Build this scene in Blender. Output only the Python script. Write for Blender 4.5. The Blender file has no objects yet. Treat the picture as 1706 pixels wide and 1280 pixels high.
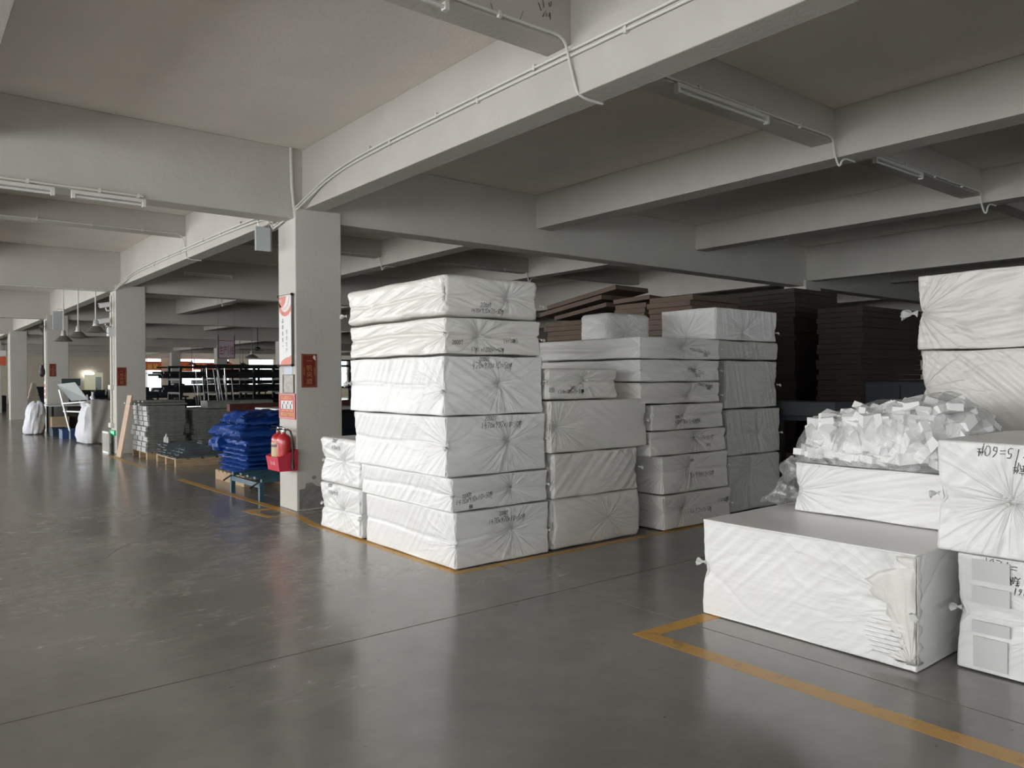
import bpy, math, random
from math import sin, cos
import numpy as np
from mathutils import Vector, Matrix
from mathutils.bvhtree import BVHTree

# ---------------------------------------------------------------- camera, world, light, exposure
sc = bpy.context.scene
COL = sc.collection
PI = math.pi
random.seed(7)
RNG = np.random.default_rng(7)

F_PX, YAW, PITCH, ROLL = 1285.66, 0.677664, 0.00636646, 0.0047972
cam_d = bpy.data.cameras.new('camera')
cam_d.sensor_fit = 'HORIZONTAL'
cam_d.sensor_width = 36.0
cam_d.lens = 36.0 * F_PX / 1706.0
cam_d.clip_start = 0.05
cam_d.clip_end = 300
cam = bpy.data.objects.new('camera', cam_d)
COL.objects.link(cam)
r_ = Vector((math.cos(YAW), -math.sin(YAW), 0)); f_ = Vector((math.sin(YAW), math.cos(YAW), 0)); d_ = Vector((0, 0, -1))
f2 = f_ * math.cos(PITCH) + d_ * math.sin(PITCH); d2 = d_ * math.cos(PITCH) - f_ * math.sin(PITCH)
r3 = r_ * math.cos(ROLL) + d2 * math.sin(ROLL); d3 = d2 * math.cos(ROLL) - r_ * math.sin(ROLL)
m = Matrix((( r3.x, -d3.x, -f2.x, 0), (r3.y, -d3.y, -f2.y, 0), (r3.z, -d3.z, -f2.z, 1.5), (0, 0, 0, 1)))
cam.matrix_world = m
sc.camera = cam

sc.view_settings.view_transform = 'Standard'
sc.view_settings.look = 'None'
sc.view_settings.exposure = 0.27
sc.view_settings.gamma = 1.0
sc.view_settings.use_curve_mapping = False
sc.cycles.use_denoising = True
sc.cycles.max_bounces = 10
sc.cycles.diffuse_bounces = 6
sc.cycles.glossy_bounces = 4
sc.cycles.transparent_max_bounces = 16
sc.cycles.sample_clamp_indirect = 6.0
sc.cycles.caustics_reflective = False
sc.cycles.caustics_refractive = False

world = bpy.data.worlds.new('overcast_sky')
sc.world = world
world.use_nodes = True
bg = world.node_tree.nodes['Background']
bg.inputs[0].default_value = (0.93, 0.97, 1.0, 1)
bg.inputs[1].default_value = 4.0

WIN_POWER = 330.0          # daylight entering through each bay of the left-hand window strip
def window_light(name, x, y, z, sx, sy, power, rot):
    l = bpy.data.lights.new(name, 'AREA'); l.shape = 'RECTANGLE'; l.size = sx; l.size_y = sy
    l.energy = power; l.color = (1.0, 0.985, 0.965)
    o = bpy.data.objects.new(name, l); o.location = (x, y, z); o.rotation_euler = rot
    COL.objects.link(o); return o
for k in range(-2, 6):
    yc = 8.63 + 9 * k + 4.5
    window_light('window_daylight', -7.05, yc, 2.1, 8.0, 2.3, WIN_POWER * (0.30 if k == -2 else 1.0), (PI / 2 + 0.06, 0, -PI / 2))
for xc in (-1.8, 9.0):
    window_light('window_daylight', xc, -9.4, 2.1, 8.0, 2.0, 8.0 if xc < 0 else 60.0, (PI / 2, 0, 0))
for xc in (19.7, 30.5):
    window_light('window_daylight', xc, 62.2, 2.1, 8.0, 2.0, 120.0, (-PI / 2, 0, 0))

# ---------------------------------------------------------------- materials
MATS = {}
def mat(name, color, rough=0.6, metal=0.0, noise=0.0, nscale=6.0, bump=0.0, bscale=40.0, spec=0.5, color2=None, coat=0.0, emit=None, stretch=None):
    if name in MATS: return MATS[name]
    m = bpy.data.materials.new(name); m.use_nodes = True
    nt = m.node_tree; N = nt.nodes; L = nt.links
    b = N['Principled BSDF']
    b.inputs['Base Color'].default_value = (*color, 1)
    b.inputs['Roughness'].default_value = rough
    b.inputs['Metallic'].default_value = metal
    b.inputs['Specular IOR Level'].default_value = spec
    b.inputs['Coat Weight'].default_value = coat
    if emit:
        b.inputs['Emission Color'].default_value = (*emit[0], 1); b.inputs['Emission Strength'].default_value = emit[1]
    tc = N.new('ShaderNodeTexCoord'); mp = N.new('ShaderNodeMapping')
    L.new(tc.outputs['Object'], mp.inputs[0])
    if stretch: mp.inputs['Scale'].default_value = stretch
    if noise > 0 or color2:
        n = N.new('ShaderNodeTexNoise'); n.inputs['Scale'].default_value = nscale; n.inputs['Detail'].default_value = 6
        n.inputs['Roughness'].default_value = 0.6
        L.new(mp.outputs[0], n.inputs['Vector'])
        cr = N.new('ShaderNodeValToRGB')
        c2 = color2 or tuple(max(0, c * (1 - noise)) for c in color)
        cr.color_ramp.elements[0].position = 0.35; cr.color_ramp.elements[1].position = 0.68
        cr.color_ramp.elements[0].color = (*c2, 1); cr.color_ramp.elements[1].color = (*color, 1)
        L.new(n.outputs['Fac'], cr.inputs[0]); L.new(cr.outputs[0], b.inputs['Base Color'])
    if bump > 0:
        n2 = N.new('ShaderNodeTexNoise'); n2.inputs['Scale'].default_value = bscale; n2.inputs['Detail'].default_value = 5
        L.new(mp.outputs[0], n2.inputs['Vector'])
        bp = N.new('ShaderNodeBump'); bp.inputs['Strength'].default_value = bump; bp.inputs['Distance'].default_value = 0.01
        L.new(n2.outputs['Fac'], bp.inputs['Height']); L.new(bp.outputs[0], b.inputs['Normal'])
    MATS[name] = m; return m

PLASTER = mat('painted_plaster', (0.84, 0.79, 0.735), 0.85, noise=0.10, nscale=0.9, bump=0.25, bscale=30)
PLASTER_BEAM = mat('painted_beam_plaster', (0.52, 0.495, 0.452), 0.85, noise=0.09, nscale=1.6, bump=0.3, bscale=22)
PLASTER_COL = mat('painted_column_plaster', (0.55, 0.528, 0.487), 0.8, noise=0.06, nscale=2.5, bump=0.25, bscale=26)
SCUFF = mat('bare_cement', (0.27, 0.26, 0.245), 0.9, noise=0.35, nscale=14, bump=0.4, bscale=60)
PIPE = mat('white_conduit', (0.62, 0.61, 0.57), 0.45)
BLACK = mat('black_plastic', (0.012, 0.012, 0.013), 0.45)
DARKSTEEL = mat('dark_steel', (0.018, 0.019, 0.022), 0.5, metal=0.3, noise=0.4, nscale=9)
STEELBAR = mat('oiled_dark_bars', (0.022, 0.024, 0.03), 0.42, metal=0.4, noise=0.5, nscale=12)
GALV = mat('grey_profile', (0.30, 0.31, 0.28), 0.45, metal=0.3, noise=0.35, nscale=8)
GALVLIGHT = mat('light_profile_end', (0.62, 0.63, 0.62), 0.5, noise=0.5, nscale=28)
GALVBLUE = mat('blue_grey_sheet', (0.22, 0.26, 0.275), 0.32, metal=0.5, noise=0.3, nscale=6)
PALLET = mat('pallet_wood', (0.50, 0.36, 0.22), 0.8, noise=0.35, nscale=7, bump=0.3, stretch=(1, 6, 6))
PLANK = mat('beech_plank', (0.56, 0.40, 0.29), 0.65, noise=0.12, nscale=5, stretch=(4, 4, .5))
TEAL = mat('teal_painted_steel', (0.035, 0.10, 0.135), 0.42, noise=0.35, nscale=9)
REDPAINT = mat('extinguisher_red', (0.50, 0.018, 0.022), 0.28, coat=0.4)
REDBOX = mat('red_box_enamel', (0.60, 0.03, 0.06), 0.45, noise=0.1)
LABELMAT = mat('extinguisher_label', (0.72, 0.55, 0.30), 0.5, noise=0.2, nscale=40)
CHROME = mat('chrome', (0.7, 0.7, 0.7), 0.2, metal=1)
REDPAPER = mat('red_lacquer_paper', (0.20, 0.012, 0.012), 0.4, noise=0.3, nscale=30)
GOLD = mat('gold_print', (0.50, 0.27, 0.07), 0.4, noise=0.3, nscale=60)
NOTICE = mat('notice_red', (0.42, 0.018, 0.012), 0.45)
YELLOWINK = mat('yellow_ink', (0.80, 0.50, 0.10), 0.5)
WHITEPAPER = mat('white_paper', (0.72, 0.72, 0.72), 0.5)
CORAL = mat('coral_print', (0.66, 0.20, 0.14), 0.5)
PALECORAL = mat('pale_coral_print', (0.74, 0.52, 0.46), 0.5)
GREYINK = mat('grey_ink', (0.16, 0.13, 0.14), 0.6)
INK = mat('black_marker_ink', (0.015, 0.015, 0.017), 0.55)
GLASSBOX = mat('aged_perspex_print', (0.34, 0.30, 0.24), 0.4, noise=0.5, nscale=22)
GREEN = mat('exit_green', (0.0, 0.24, 0.10), 0.4, emit=((0.0, 0.45, 0.18), 0.25))
EXITWHITE = mat('exit_symbol', (0.6, 0.9, 0.7), 0.4, emit=((0.5, 1.0, 0.7), 0.9))
BOARDGREY = mat('whiteboard_face', (0.42, 0.45, 0.46), 0.35)
BOARDFRAME = mat('board_aluminium', (0.62, 0.63, 0.63), 0.4, metal=0.3)
CRATEBLUE = mat('blue_crate_plastic', (0.02, 0.06, 0.20), 0.45)
CRATENAVY = mat('navy_crate_plastic', (0.012, 0.035, 0.07), 0.45)
SACK = mat('woven_white_sack', (0.70, 0.71, 0.76), 0.55, noise=0.12, nscale=5, bump=0.7, bscale=12)
SACKGREY = mat('grey_sack_cloth', (0.46, 0.43, 0.40), 0.6, noise=0.2, nscale=3, bump=0.6, bscale=10)
LAMPDARK = mat('lamp_shade_enamel', (0.14, 0.13, 0.12), 0.4, noise=0.2)
LAMPGREY = mat('lamp_neck_aluminium', (0.45, 0.45, 0.44), 0.4, metal=0.4)
TUBE = mat('unlit_tube_glass', (0.66, 0.66, 0.64), 0.25, coat=0.5)
TUBEON = mat('lit_tube', (0.9, 0.9, 0.9), 0.3, emit=((1.0, 1.0, 0.98), 14.0))
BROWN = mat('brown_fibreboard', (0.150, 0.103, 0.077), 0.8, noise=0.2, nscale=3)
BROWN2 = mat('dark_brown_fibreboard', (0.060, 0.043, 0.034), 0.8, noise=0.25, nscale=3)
NAVY = mat('navy_steel', (0.012, 0.02, 0.032), 0.5, noise=0.3)
REDBROWN = mat('red_oxide_steel', (0.10, 0.025, 0.018), 0.6, noise=0.3, nscale=5)
FRAMEMAT = mat('window_frame_grey', (0.30, 0.30, 0.31), 0.5)
BANNERRED = mat('red_banner_cloth', (0.62, 0.12, 0.05), 0.7)
BANNERYEL = mat('yellow_banner_text', (0.9, 0.65, 0.15), 0.6)
SIGNFACE = mat('sign_face_pink', (0.52, 0.44, 0.50), 0.6)
SIGNRED = mat('sign_red_letters', (0.28, 0.015, 0.05), 0.6)
CREAMWALL = mat('cream_plaster', (0.62, 0.56, 0.46), 0.85, noise=0.08, nscale=1)
ROOMLIT = mat('lit_room_wall', (0.70, 0.70, 0.60), 0.8)
DOORBLUE = mat('door_blue_grey', (0.30, 0.34, 0.36), 0.5)
HOSE = mat('black_hose', (0.012, 0.012, 0.012), 0.5)
GREENBOARD = mat('green_chalkboard', (0.04, 0.075, 0.065), 0.5)
CARDBOARD = mat('cardboard', (0.44, 0.33, 0.21), 0.8, noise=0.15)
BEIGEFOAM = mat('beige_stack_foam', (0.42, 0.37, 0.30), 0.8, noise=0.2, nscale=8)

def film_material(name, col, rough, bump, vec_rot, glints=0.0):
    """white film over foam: radial pleats run from the gather points stored on each block (star_front, star_side)"""
    m = bpy.data.materials.new(name); m.use_nodes = True
    nt = m.node_tree; N = nt.nodes; L = nt.links; b = N['Principled BSDF']
    b.inputs['Roughness'].default_value = rough
    b.inputs['Specular IOR Level'].default_value = 0.4
    b.inputs['Coat Weight'].default_value = 0.15 + glints
    b.inputs['Coat Roughness'].default_value = 0.2
    def M(op, *a, clamp=False):
        k = N.new('ShaderNodeMath'); k.operation = op; k.use_clamp = clamp
        for i, v in enumerate(a):
            if isinstance(v, (int, float)): k.inputs[i].default_value = v
            else: L.new(v, k.inputs[i])
        return k.outputs[0]
    tc = N.new('ShaderNodeTexCoord'); oi = N.new('ShaderNodeObjectInfo')
    def attr(nm):
        a = N.new('ShaderNodeAttribute'); a.attribute_type = 'OBJECT'; a.attribute_name = nm; return a.outputs['Vector']
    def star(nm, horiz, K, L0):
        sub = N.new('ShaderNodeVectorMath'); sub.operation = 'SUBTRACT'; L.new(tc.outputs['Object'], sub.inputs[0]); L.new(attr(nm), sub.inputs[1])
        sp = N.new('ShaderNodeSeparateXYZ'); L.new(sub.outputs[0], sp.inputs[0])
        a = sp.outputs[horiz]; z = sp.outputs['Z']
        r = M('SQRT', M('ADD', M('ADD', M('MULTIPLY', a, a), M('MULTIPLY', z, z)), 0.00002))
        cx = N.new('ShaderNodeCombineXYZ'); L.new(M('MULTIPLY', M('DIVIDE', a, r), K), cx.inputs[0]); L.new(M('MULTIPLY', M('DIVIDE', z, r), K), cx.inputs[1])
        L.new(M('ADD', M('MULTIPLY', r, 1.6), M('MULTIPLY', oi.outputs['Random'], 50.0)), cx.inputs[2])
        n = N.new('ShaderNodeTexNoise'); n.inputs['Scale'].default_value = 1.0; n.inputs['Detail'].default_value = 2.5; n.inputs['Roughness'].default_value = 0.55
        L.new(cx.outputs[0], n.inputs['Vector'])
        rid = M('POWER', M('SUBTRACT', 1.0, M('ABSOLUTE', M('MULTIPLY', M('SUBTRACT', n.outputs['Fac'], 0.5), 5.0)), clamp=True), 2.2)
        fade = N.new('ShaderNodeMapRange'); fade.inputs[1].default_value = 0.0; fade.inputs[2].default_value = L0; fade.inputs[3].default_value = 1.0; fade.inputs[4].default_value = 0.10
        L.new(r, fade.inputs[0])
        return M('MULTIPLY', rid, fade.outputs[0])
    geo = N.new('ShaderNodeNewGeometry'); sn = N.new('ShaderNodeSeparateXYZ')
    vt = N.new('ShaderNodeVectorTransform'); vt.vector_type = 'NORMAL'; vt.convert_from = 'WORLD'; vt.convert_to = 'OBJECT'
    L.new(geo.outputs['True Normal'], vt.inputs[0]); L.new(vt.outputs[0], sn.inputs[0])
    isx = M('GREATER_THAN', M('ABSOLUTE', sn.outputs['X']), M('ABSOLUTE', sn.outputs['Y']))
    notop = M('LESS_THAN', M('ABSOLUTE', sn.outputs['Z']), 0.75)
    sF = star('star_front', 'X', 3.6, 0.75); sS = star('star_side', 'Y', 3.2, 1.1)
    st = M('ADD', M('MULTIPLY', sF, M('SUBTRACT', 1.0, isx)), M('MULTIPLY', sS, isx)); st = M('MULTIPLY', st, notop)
    add = N.new('ShaderNodeVectorMath'); add.operation = 'ADD'
    sclr = N.new('ShaderNodeVectorMath'); sclr.operation = 'SCALE'; sclr.inputs['Scale'].default_value = 9.0
    L.new(oi.outputs['Random'], sclr.inputs[0]); L.new(tc.outputs['Object'], add.inputs[0]); L.new(sclr.outputs[0], add.inputs[1])
    mp = N.new('ShaderNodeMapping'); mp.inputs['Rotation'].default_value = vec_rot; mp.inputs['Scale'].default_value = (1.0, 1.0, 6)
    L.new(add.outputs[0], mp.inputs[0])
    n = N.new('ShaderNodeTexNoise'); n.inputs['Scale'].default_value = 1.8; n.inputs['Detail'].default_value = 6; n.inputs['Roughness'].default_value = 0.6; n.inputs['Distortion'].default_value = 1.0
    L.new(mp.outputs[0], n.inputs['Vector'])
    h = M('ADD', M('MULTIPLY', st, 0.5), M('MULTIPLY', n.outputs['Fac'], bump))
    bp = N.new('ShaderNodeBump'); bp.inputs['Strength'].default_value = 0.9; bp.inputs['Distance'].default_value = 0.010
    L.new(h, bp.inputs['Height']); L.new(bp.outputs[0], b.inputs['Normal']); L.new(bp.outputs[0], b.inputs['Coat Normal'])
    # film lying in several layers along a pleat is a touch greyer than the single sheet over white foam
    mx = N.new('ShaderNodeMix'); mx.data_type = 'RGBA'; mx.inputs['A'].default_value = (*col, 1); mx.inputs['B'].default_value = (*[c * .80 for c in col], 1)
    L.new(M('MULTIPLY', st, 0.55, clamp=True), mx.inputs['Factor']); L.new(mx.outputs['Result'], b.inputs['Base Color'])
    return m
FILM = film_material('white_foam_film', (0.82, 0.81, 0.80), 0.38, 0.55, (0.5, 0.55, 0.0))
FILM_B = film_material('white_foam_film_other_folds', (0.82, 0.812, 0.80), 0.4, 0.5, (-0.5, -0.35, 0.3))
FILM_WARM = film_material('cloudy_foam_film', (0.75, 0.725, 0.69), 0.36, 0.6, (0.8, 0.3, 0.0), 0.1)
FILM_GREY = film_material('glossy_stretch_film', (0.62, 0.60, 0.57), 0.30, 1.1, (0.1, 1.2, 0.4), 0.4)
KNOT = mat('bunched_film', (0.62, 0.62, 0.60), 0.35, bump=0.8, bscale=60)

def clear_film():
    m = bpy.data.materials.new('clear_plastic_film'); m.use_nodes = True
    nt = m.node_tree; N = nt.nodes; L = nt.links
    out = N['Material Output']; N.remove(N['Principled BSDF'])
    tr = N.new('ShaderNodeBsdfTransparent'); tr.inputs[0].default_value = (0.95, 0.95, 0.95, 1)
    gl = N.new('ShaderNodeBsdfGlossy'); gl.inputs['Roughness'].default_value = 0.28
    df = N.new('ShaderNodeBsdfDiffuse'); df.inputs[0].default_value = (0.78, 0.78, 0.77, 1)
    m1 = N.new('ShaderNodeMixShader'); m1.inputs[0].default_value = 0.30
    m2 = N.new('ShaderNodeMixShader'); m2.inputs[0].default_value = 0.07
    tc = N.new('ShaderNodeTexCoord'); n = N.new('ShaderNodeTexNoise'); n.inputs['Scale'].default_value = 9; n.inputs['Detail'].default_value = 5
    n.inputs['Distortion'].default_value = 1.2
    L.new(tc.outputs['Object'], n.inputs['Vector'])
    bp = N.new('ShaderNodeBump'); bp.inputs['Strength'].default_value = 0.7; bp.inputs['Distance'].default_value = 0.015
    L.new(n.outputs['Fac'], bp.inputs['Height']); L.new(bp.outputs[0], gl.inputs['Normal']); L.new(bp.outputs[0], df.inputs['Normal'])
    cr = N.new('ShaderNodeMapRange'); cr.inputs[1].default_value = 0.35; cr.inputs[2].default_value = 0.7; cr.inputs[3].default_value = 0.08; cr.inputs[4].default_value = 0.34
    L.new(n.outputs['Fac'], cr.inputs[0]); L.new(cr.outputs[0], m1.inputs[0])
    L.new(tr.outputs[0], m1.inputs[1]); L.new(df.outputs[0], m1.inputs[2])
    L.new(m1.outputs[0], m2.inputs[1]); L.new(gl.outputs[0], m2.inputs[2]); L.new(m2.outputs[0], out.inputs[0])
    return m
CLEAR = clear_film()

def glass_mat():
    m = bpy.data.materials.new('window_glass'); m.use_nodes = True
    nt = m.node_tree; N = nt.nodes; L = nt.links
    out = N['Material Output']; N.remove(N['Principled BSDF'])
    tr = N.new('ShaderNodeBsdfTransparent'); tr.inputs[0].default_value = (0.93, 0.96, 0.97, 1)
    gl = N.new('ShaderNodeBsdfGlossy'); gl.inputs['Roughness'].default_value = 0.03
    mx = N.new('ShaderNodeMixShader'); mx.inputs[0].default_value = 0.06
    L.new(tr.outputs[0], mx.inputs[1]); L.new(gl.outputs[0], mx.inputs[2]); L.new(mx.outputs[0], out.inputs[0])
    return m
GLASS = glass_mat()

def floor_material():
    m = bpy.data.materials.new('polished_concrete'); m.use_nodes = True
    nt = m.node_tree; N = nt.nodes; L = nt.links; b = N['Principled BSDF']
    geo = N.new('ShaderNodeNewGeometry')
    def noise(scale, detail, rough=0.6, dist=0.0, sc3=(1, 1, 1), rot=0.0):
        mp = N.new('ShaderNodeMapping'); mp.inputs['Scale'].default_value = sc3; mp.inputs['Rotation'].default_value = (0, 0, rot)
        L.new(geo.outputs['Position'], mp.inputs[0])
        n = N.new('ShaderNodeTexNoise'); n.inputs['Scale'].default_value = scale; n.inputs['Detail'].default_value = detail
        n.inputs['Roughness'].default_value = rough; n.inputs['Distortion'].default_value = dist
        L.new(mp.outputs[0], n.inputs['Vector']); return n.outputs['Fac']
    def ramp(src, p0, p1, c0, c1):
        r = N.new('ShaderNodeMapRange'); r.inputs[1].default_value = p0; r.inputs[2].default_value = p1
        r.inputs[3].default_value = c0; r.inputs[4].default_value = c1; L.new(src, r.inputs[0]); return r.outputs[0]
    def math(op, a, c):
        k = N.new('ShaderNodeMath'); k.operation = op
        for i, v in enumerate((a, c)):
            if isinstance(v, (int, float)): k.inputs[i].default_value = v
            else: L.new(v, k.inputs[i])
        return k.outputs[0]
    big = ramp(noise(0.55, 6), 0.3, 0.7, 0.76, 1.18)
    mid = ramp(noise(4.0, 7, 0.7), 0.3, 0.75, 0.92, 1.08)
    # dusty worn patches and fine scuff streaks
    # the aisle is scuffed most where the trolleys turn, around (1.9, 7.0)
    dv = N.new('ShaderNodeVectorMath'); dv.operation = 'DISTANCE'; L.new(geo.outputs['Position'], dv.inputs[0]); dv.inputs[1].default_value = (1.9, 7.0, 0)
    wear = ramp(dv.outputs['Value'], 0.5, 4.0, 0.20, -0.06)
    patch = ramp(math('ADD', noise(0.9, 4), wear), 0.50, 0.85, 0.0, 0.75)
    streak = ramp(noise(3.2, 9, 0.78, 0.9, (1, 3.5, 1), 0.75), 0.42, 0.72, 0.0, 1.1)
    dust = math('MULTIPLY', patch, streak)
    dark = ramp(noise(5.5, 2, 0.4), 0.72, 0.84, 1.0, 0.8)
    spots = ramp(noise(11.0, 2, 0.5, 0.4, (1, 1.6, 1), 0.5), 0.735, 0.78, 1.0, 0.55)
    mid = math('MULTIPLY', mid, spots)
    v = math('MULTIPLY', big, mid); v = math('MULTIPLY', v, dark); v = math('ADD', v, dust)
    v = math('MULTIPLY', v, 0.215)
    cb = N.new('ShaderNodeCombineColor'); L.new(math('MULTIPLY', v, 1.0), cb.inputs[0]); L.new(math('MULTIPLY', v, 0.94), cb.inputs[1]); L.new(math('MULTIPLY', v, 0.86), cb.inputs[2])
    L.new(cb.outputs[0], b.inputs['Base Color'])
    rg = math('ADD', ramp(noise(2.2, 6, 0.65), 0.3, 0.7, 0.15, 0.23), math('MULTIPLY', dust, 0.5))
    L.new(rg, b.inputs['Roughness'])
    b.inputs['Specular IOR Level'].default_value = 0.7
    bp = N.new('ShaderNodeBump'); bp.inputs['Strength'].default_value = 0.05; bp.inputs['Distance'].default_value = 0.01
    L.new(noise(9.0, 4), bp.inputs['Height']); L.new(bp.outputs[0], b.inputs['Normal'])
    return m
FLOOR = floor_material()

def paint_material():
    m = bpy.data.materials.new('worn_yellow_paint'); m.use_nodes = True
    nt = m.node_tree; N = nt.nodes; L = nt.links; b = N['Principled BSDF']
    geo = N.new('ShaderNodeNewGeometry')
    n = N.new('ShaderNodeTexNoise'); n.inputs['Scale'].default_value = 7; n.inputs['Detail'].default_value = 8; n.inputs['Roughness'].default_value = 0.7
    L.new(geo.outputs['Position'], n.inputs['Vector'])
    cr = N.new('ShaderNodeValToRGB'); e = cr.color_ramp.elements
    e[0].position = 0.30; e[0].color = (0.20, 0.13, 0.06, 1); e[1].position = 0.46; e[1].color = (0.52, 0.285, 0.055, 1)
    L.new(n.outputs['Fac'], cr.inputs[0]); L.new(cr.outputs[0], b.inputs['Base Color'])
    b.inputs['Roughness'].default_value = 0.35
    return m
YPAINT = paint_material()

def cloth_blue():
    return mat('blue_woven_plastic', (0.010, 0.065, 0.31), 0.5, noise=0.35, nscale=7, bump=0.9, bscale=14, stretch=(1, 1, 2.5))
BLUE = cloth_blue()

# ---------------------------------------------------------------- mesh helpers
def wloc(o):
    v = Vector((0, 0, 0))
    while o: v += o.location; o = o.parent
    return v

class MB:
    """collects shapes in world coordinates, links them as one mesh object"""
    def __init__(s): s.v = []; s.f = []
    def add(s, vs, fs):
        n = len(s.v); s.v += [tuple(v) for v in vs]; s.f += [tuple(i + n for i in f) for f in fs]; return s
    def box(s, x0, x1, y0, y1, z0, z1, bev=0.0, rz=0.0, piv=None):
        if bev:
            b = bev; vs = []
            for z, k in ((z0, b), (z0 + b, 0), (z1 - b, 0), (z1, b)):
                vs += [(x0 + k + b * (k == 0) * 0, y0 + k, z), (x1 - k, y0 + k, z), (x1 - k, y1 - k, z), (x0 + k, y1 - k, z)]
            fs = [(3, 2, 1, 0), (12, 13, 14, 15)]
            for l in range(3):
                for i in range(4): a = l * 4 + i; c = l * 4 + (i + 1) % 4; fs.append((a, c, c + 4, a + 4))
        else:
            vs = [(x, y, z) for z in (z0, z1) for x, y in ((x0, y0), (x1, y0), (x1, y1), (x0, y1))]
            fs = [(3, 2, 1, 0), (4, 5, 6, 7), (0, 1, 5, 4), (1, 2, 6, 5), (2, 3, 7, 6), (3, 0, 4, 7)]
        if rz:
            px, py = piv or ((x0 + x1) / 2, (y0 + y1) / 2); c, q = math.cos(rz), math.sin(rz)
            vs = [(px + (x - px) * c - (y - py) * q, py + (x - px) * q + (y - py) * c, z) for x, y, z in vs]
        return s.add(vs, fs)
    def bar(s, p, q, w, h, up=(0, 0, 1)):
        p = Vector(p); q = Vector(q); d = (q - p).normalized(); u = Vector(up)
        if abs(d.dot(u)) > 0.98: u = Vector((1, 0, 0))
        a = d.cross(u).normalized() * (w / 2); b = a.cross(d).normalized() * (h / 2)
        vs = [c + e for c in (p, q) for e in (-a - b, a - b, a + b, -a + b)]
        return s.add(vs, [(3, 2, 1, 0), (4, 5, 6, 7), (0, 1, 5, 4), (1, 2, 6, 5), (2, 3, 7, 6), (3, 0, 4, 7)])
    def tube(s, pts, r, n=8, caps=True):
        pts = [Vector(p) for p in pts]; rs = r if isinstance(r, (list, tuple)) else [r] * len(pts); vs = []; ref = None
        for i, p in enumerate(pts):
            d = (pts[min(i + 1, len(pts) - 1)] - pts[max(i - 1, 0)]).normalized()
            if ref is None: ref = Vector((0, 0, 1)) if abs(d.z) < 0.9 else Vector((1, 0, 0))
            a = d.cross(ref).normalized(); b = a.cross(d).normalized(); ref = b
            for k in range(n):
                t = 2 * PI * k / n; vs.append(p + (a * math.cos(t) + b * math.sin(t)) * rs[i])
        fs = []
        for i in range(len(pts) - 1):
            for k in range(n):
                a0 = i * n + k; a1 = i * n + (k + 1) % n; fs.append((a0, a1, a1 + n, a0 + n))
        if caps: fs.append(tuple(range(n - 1, -1, -1))); fs.append(tuple(range((len(pts) - 1) * n, len(pts) * n)))
        return s.add(vs, fs)
    def lathe(s, prof, c, n=20):
        vs = []; fs = []
        for r, z in prof:
            for k in range(n):
                t = 2 * PI * k / n; vs.append((c[0] + r * math.cos(t), c[1] + r * math.sin(t), c[2] + z))
        for i in range(len(prof) - 1):
            for k in range(n):
                a0 = i * n + k; a1 = i * n + (k + 1) % n; fs.append((a0, a1, a1 + n, a0 + n))
        return s.add(vs, fs)
    def prism(s, poly, axis, a0, a1):
        """poly: 2D points in the plane of the other two axes, extruded along axis"""
        n = len(poly); vs = []
        for a in (a0, a1):
            for u, w in poly:
                vs.append({'x': (a, u, w), 'y': (u, a, w), 'z': (u, w, a)}[axis])
        fs = [tuple(range(n)), tuple(range(2 * n - 1, n - 1, -1))] + [(i, (i + 1) % n, n + (i + 1) % n, n + i) for i in range(n)]
        return s.add(vs, fs)
    def rot(s, rz, piv):
        c, q = math.cos(rz), math.sin(rz); px, py = piv[:2]
        s.v = [(px + (x - px) * c - (y - py) * q, py + (x - px) * q + (y - py) * c, z) for x, y, z in s.v]; return s
    def build(s, name, material, parent=None, smooth=False, bevel=0.0, fix=True):
        off = wloc(parent) if parent else Vector((0, 0, 0))
        me = bpy.data.meshes.new(name)
        me.from_pydata([(x - off.x, y - off.y, z - off.z) for x, y, z in s.v], [], s.f)
        if fix:
            import bmesh
            bm = bmesh.new(); bm.from_mesh(me); bmesh.ops.recalc_face_normals(bm, faces=bm.faces); bm.to_mesh(me); bm.free()
        me.materials.append(material)
        if smooth:
            me.shade_smooth()
            try: me.set_sharp_from_angle(angle=math.radians(40))
            except Exception: pass
        o = bpy.data.objects.new(name, me); COL.objects.link(o); o.parent = parent
        if bevel:
            md = o.modifiers.new('bevel', 'BEVEL'); md.width = bevel; md.segments = 2; md.limit_method = 'ANGLE'
        return o

def tag(o, label=None, cat=None, group=None, kind=None):
    if label: o['label'] = label
    if cat: o['category'] = cat
    if group: o['group'] = group
    if kind: o['kind'] = kind
    return o
def thing(name, loc, label, cat, group=None):
    o = bpy.data.objects.new(name, None); o.location = loc; o.empty_display_size = 0.1; COL.objects.link(o)
    return tag(o, label, cat, group)
def struct(o): o['kind'] = 'structure'; return o
def box(*a, **k): return MB().box(*a, **k)
def bar(*a, **k): return MB().bar(*a, **k)
def tube(*a, **k): return MB().tube(*a, **k)

def text_obj(name, body, org, u, v, size, material, parent, extr=0.0015, sx=1.0, align='LEFT'):
    """printed lettering: font outlines laid on the plane (org, u right, v up)"""
    c = bpy.data.curves.new('t', 'FONT'); c.body = body; c.size = size; c.align_x = align; c.resolution_u = 2
    t = bpy.data.objects.new('t', c); COL.objects.link(t)
    me = bpy.data.meshes.new_from_object(t.evaluated_get(bpy.context.evaluated_depsgraph_get()))
    bpy.data.objects.remove(t)
    off = wloc(parent); u = Vector(u); v = Vector(v); n = u.cross(v); org = Vector(org)
    for p in me.vertices: p.co = org + u * p.co.x * sx + v * p.co.y + n * extr - off
    me.materials.clear(); me.materials.append(material); me.name = name
    o = bpy.data.objects.new(name, me); COL.objects.link(o); o.parent = parent
    return o

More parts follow.
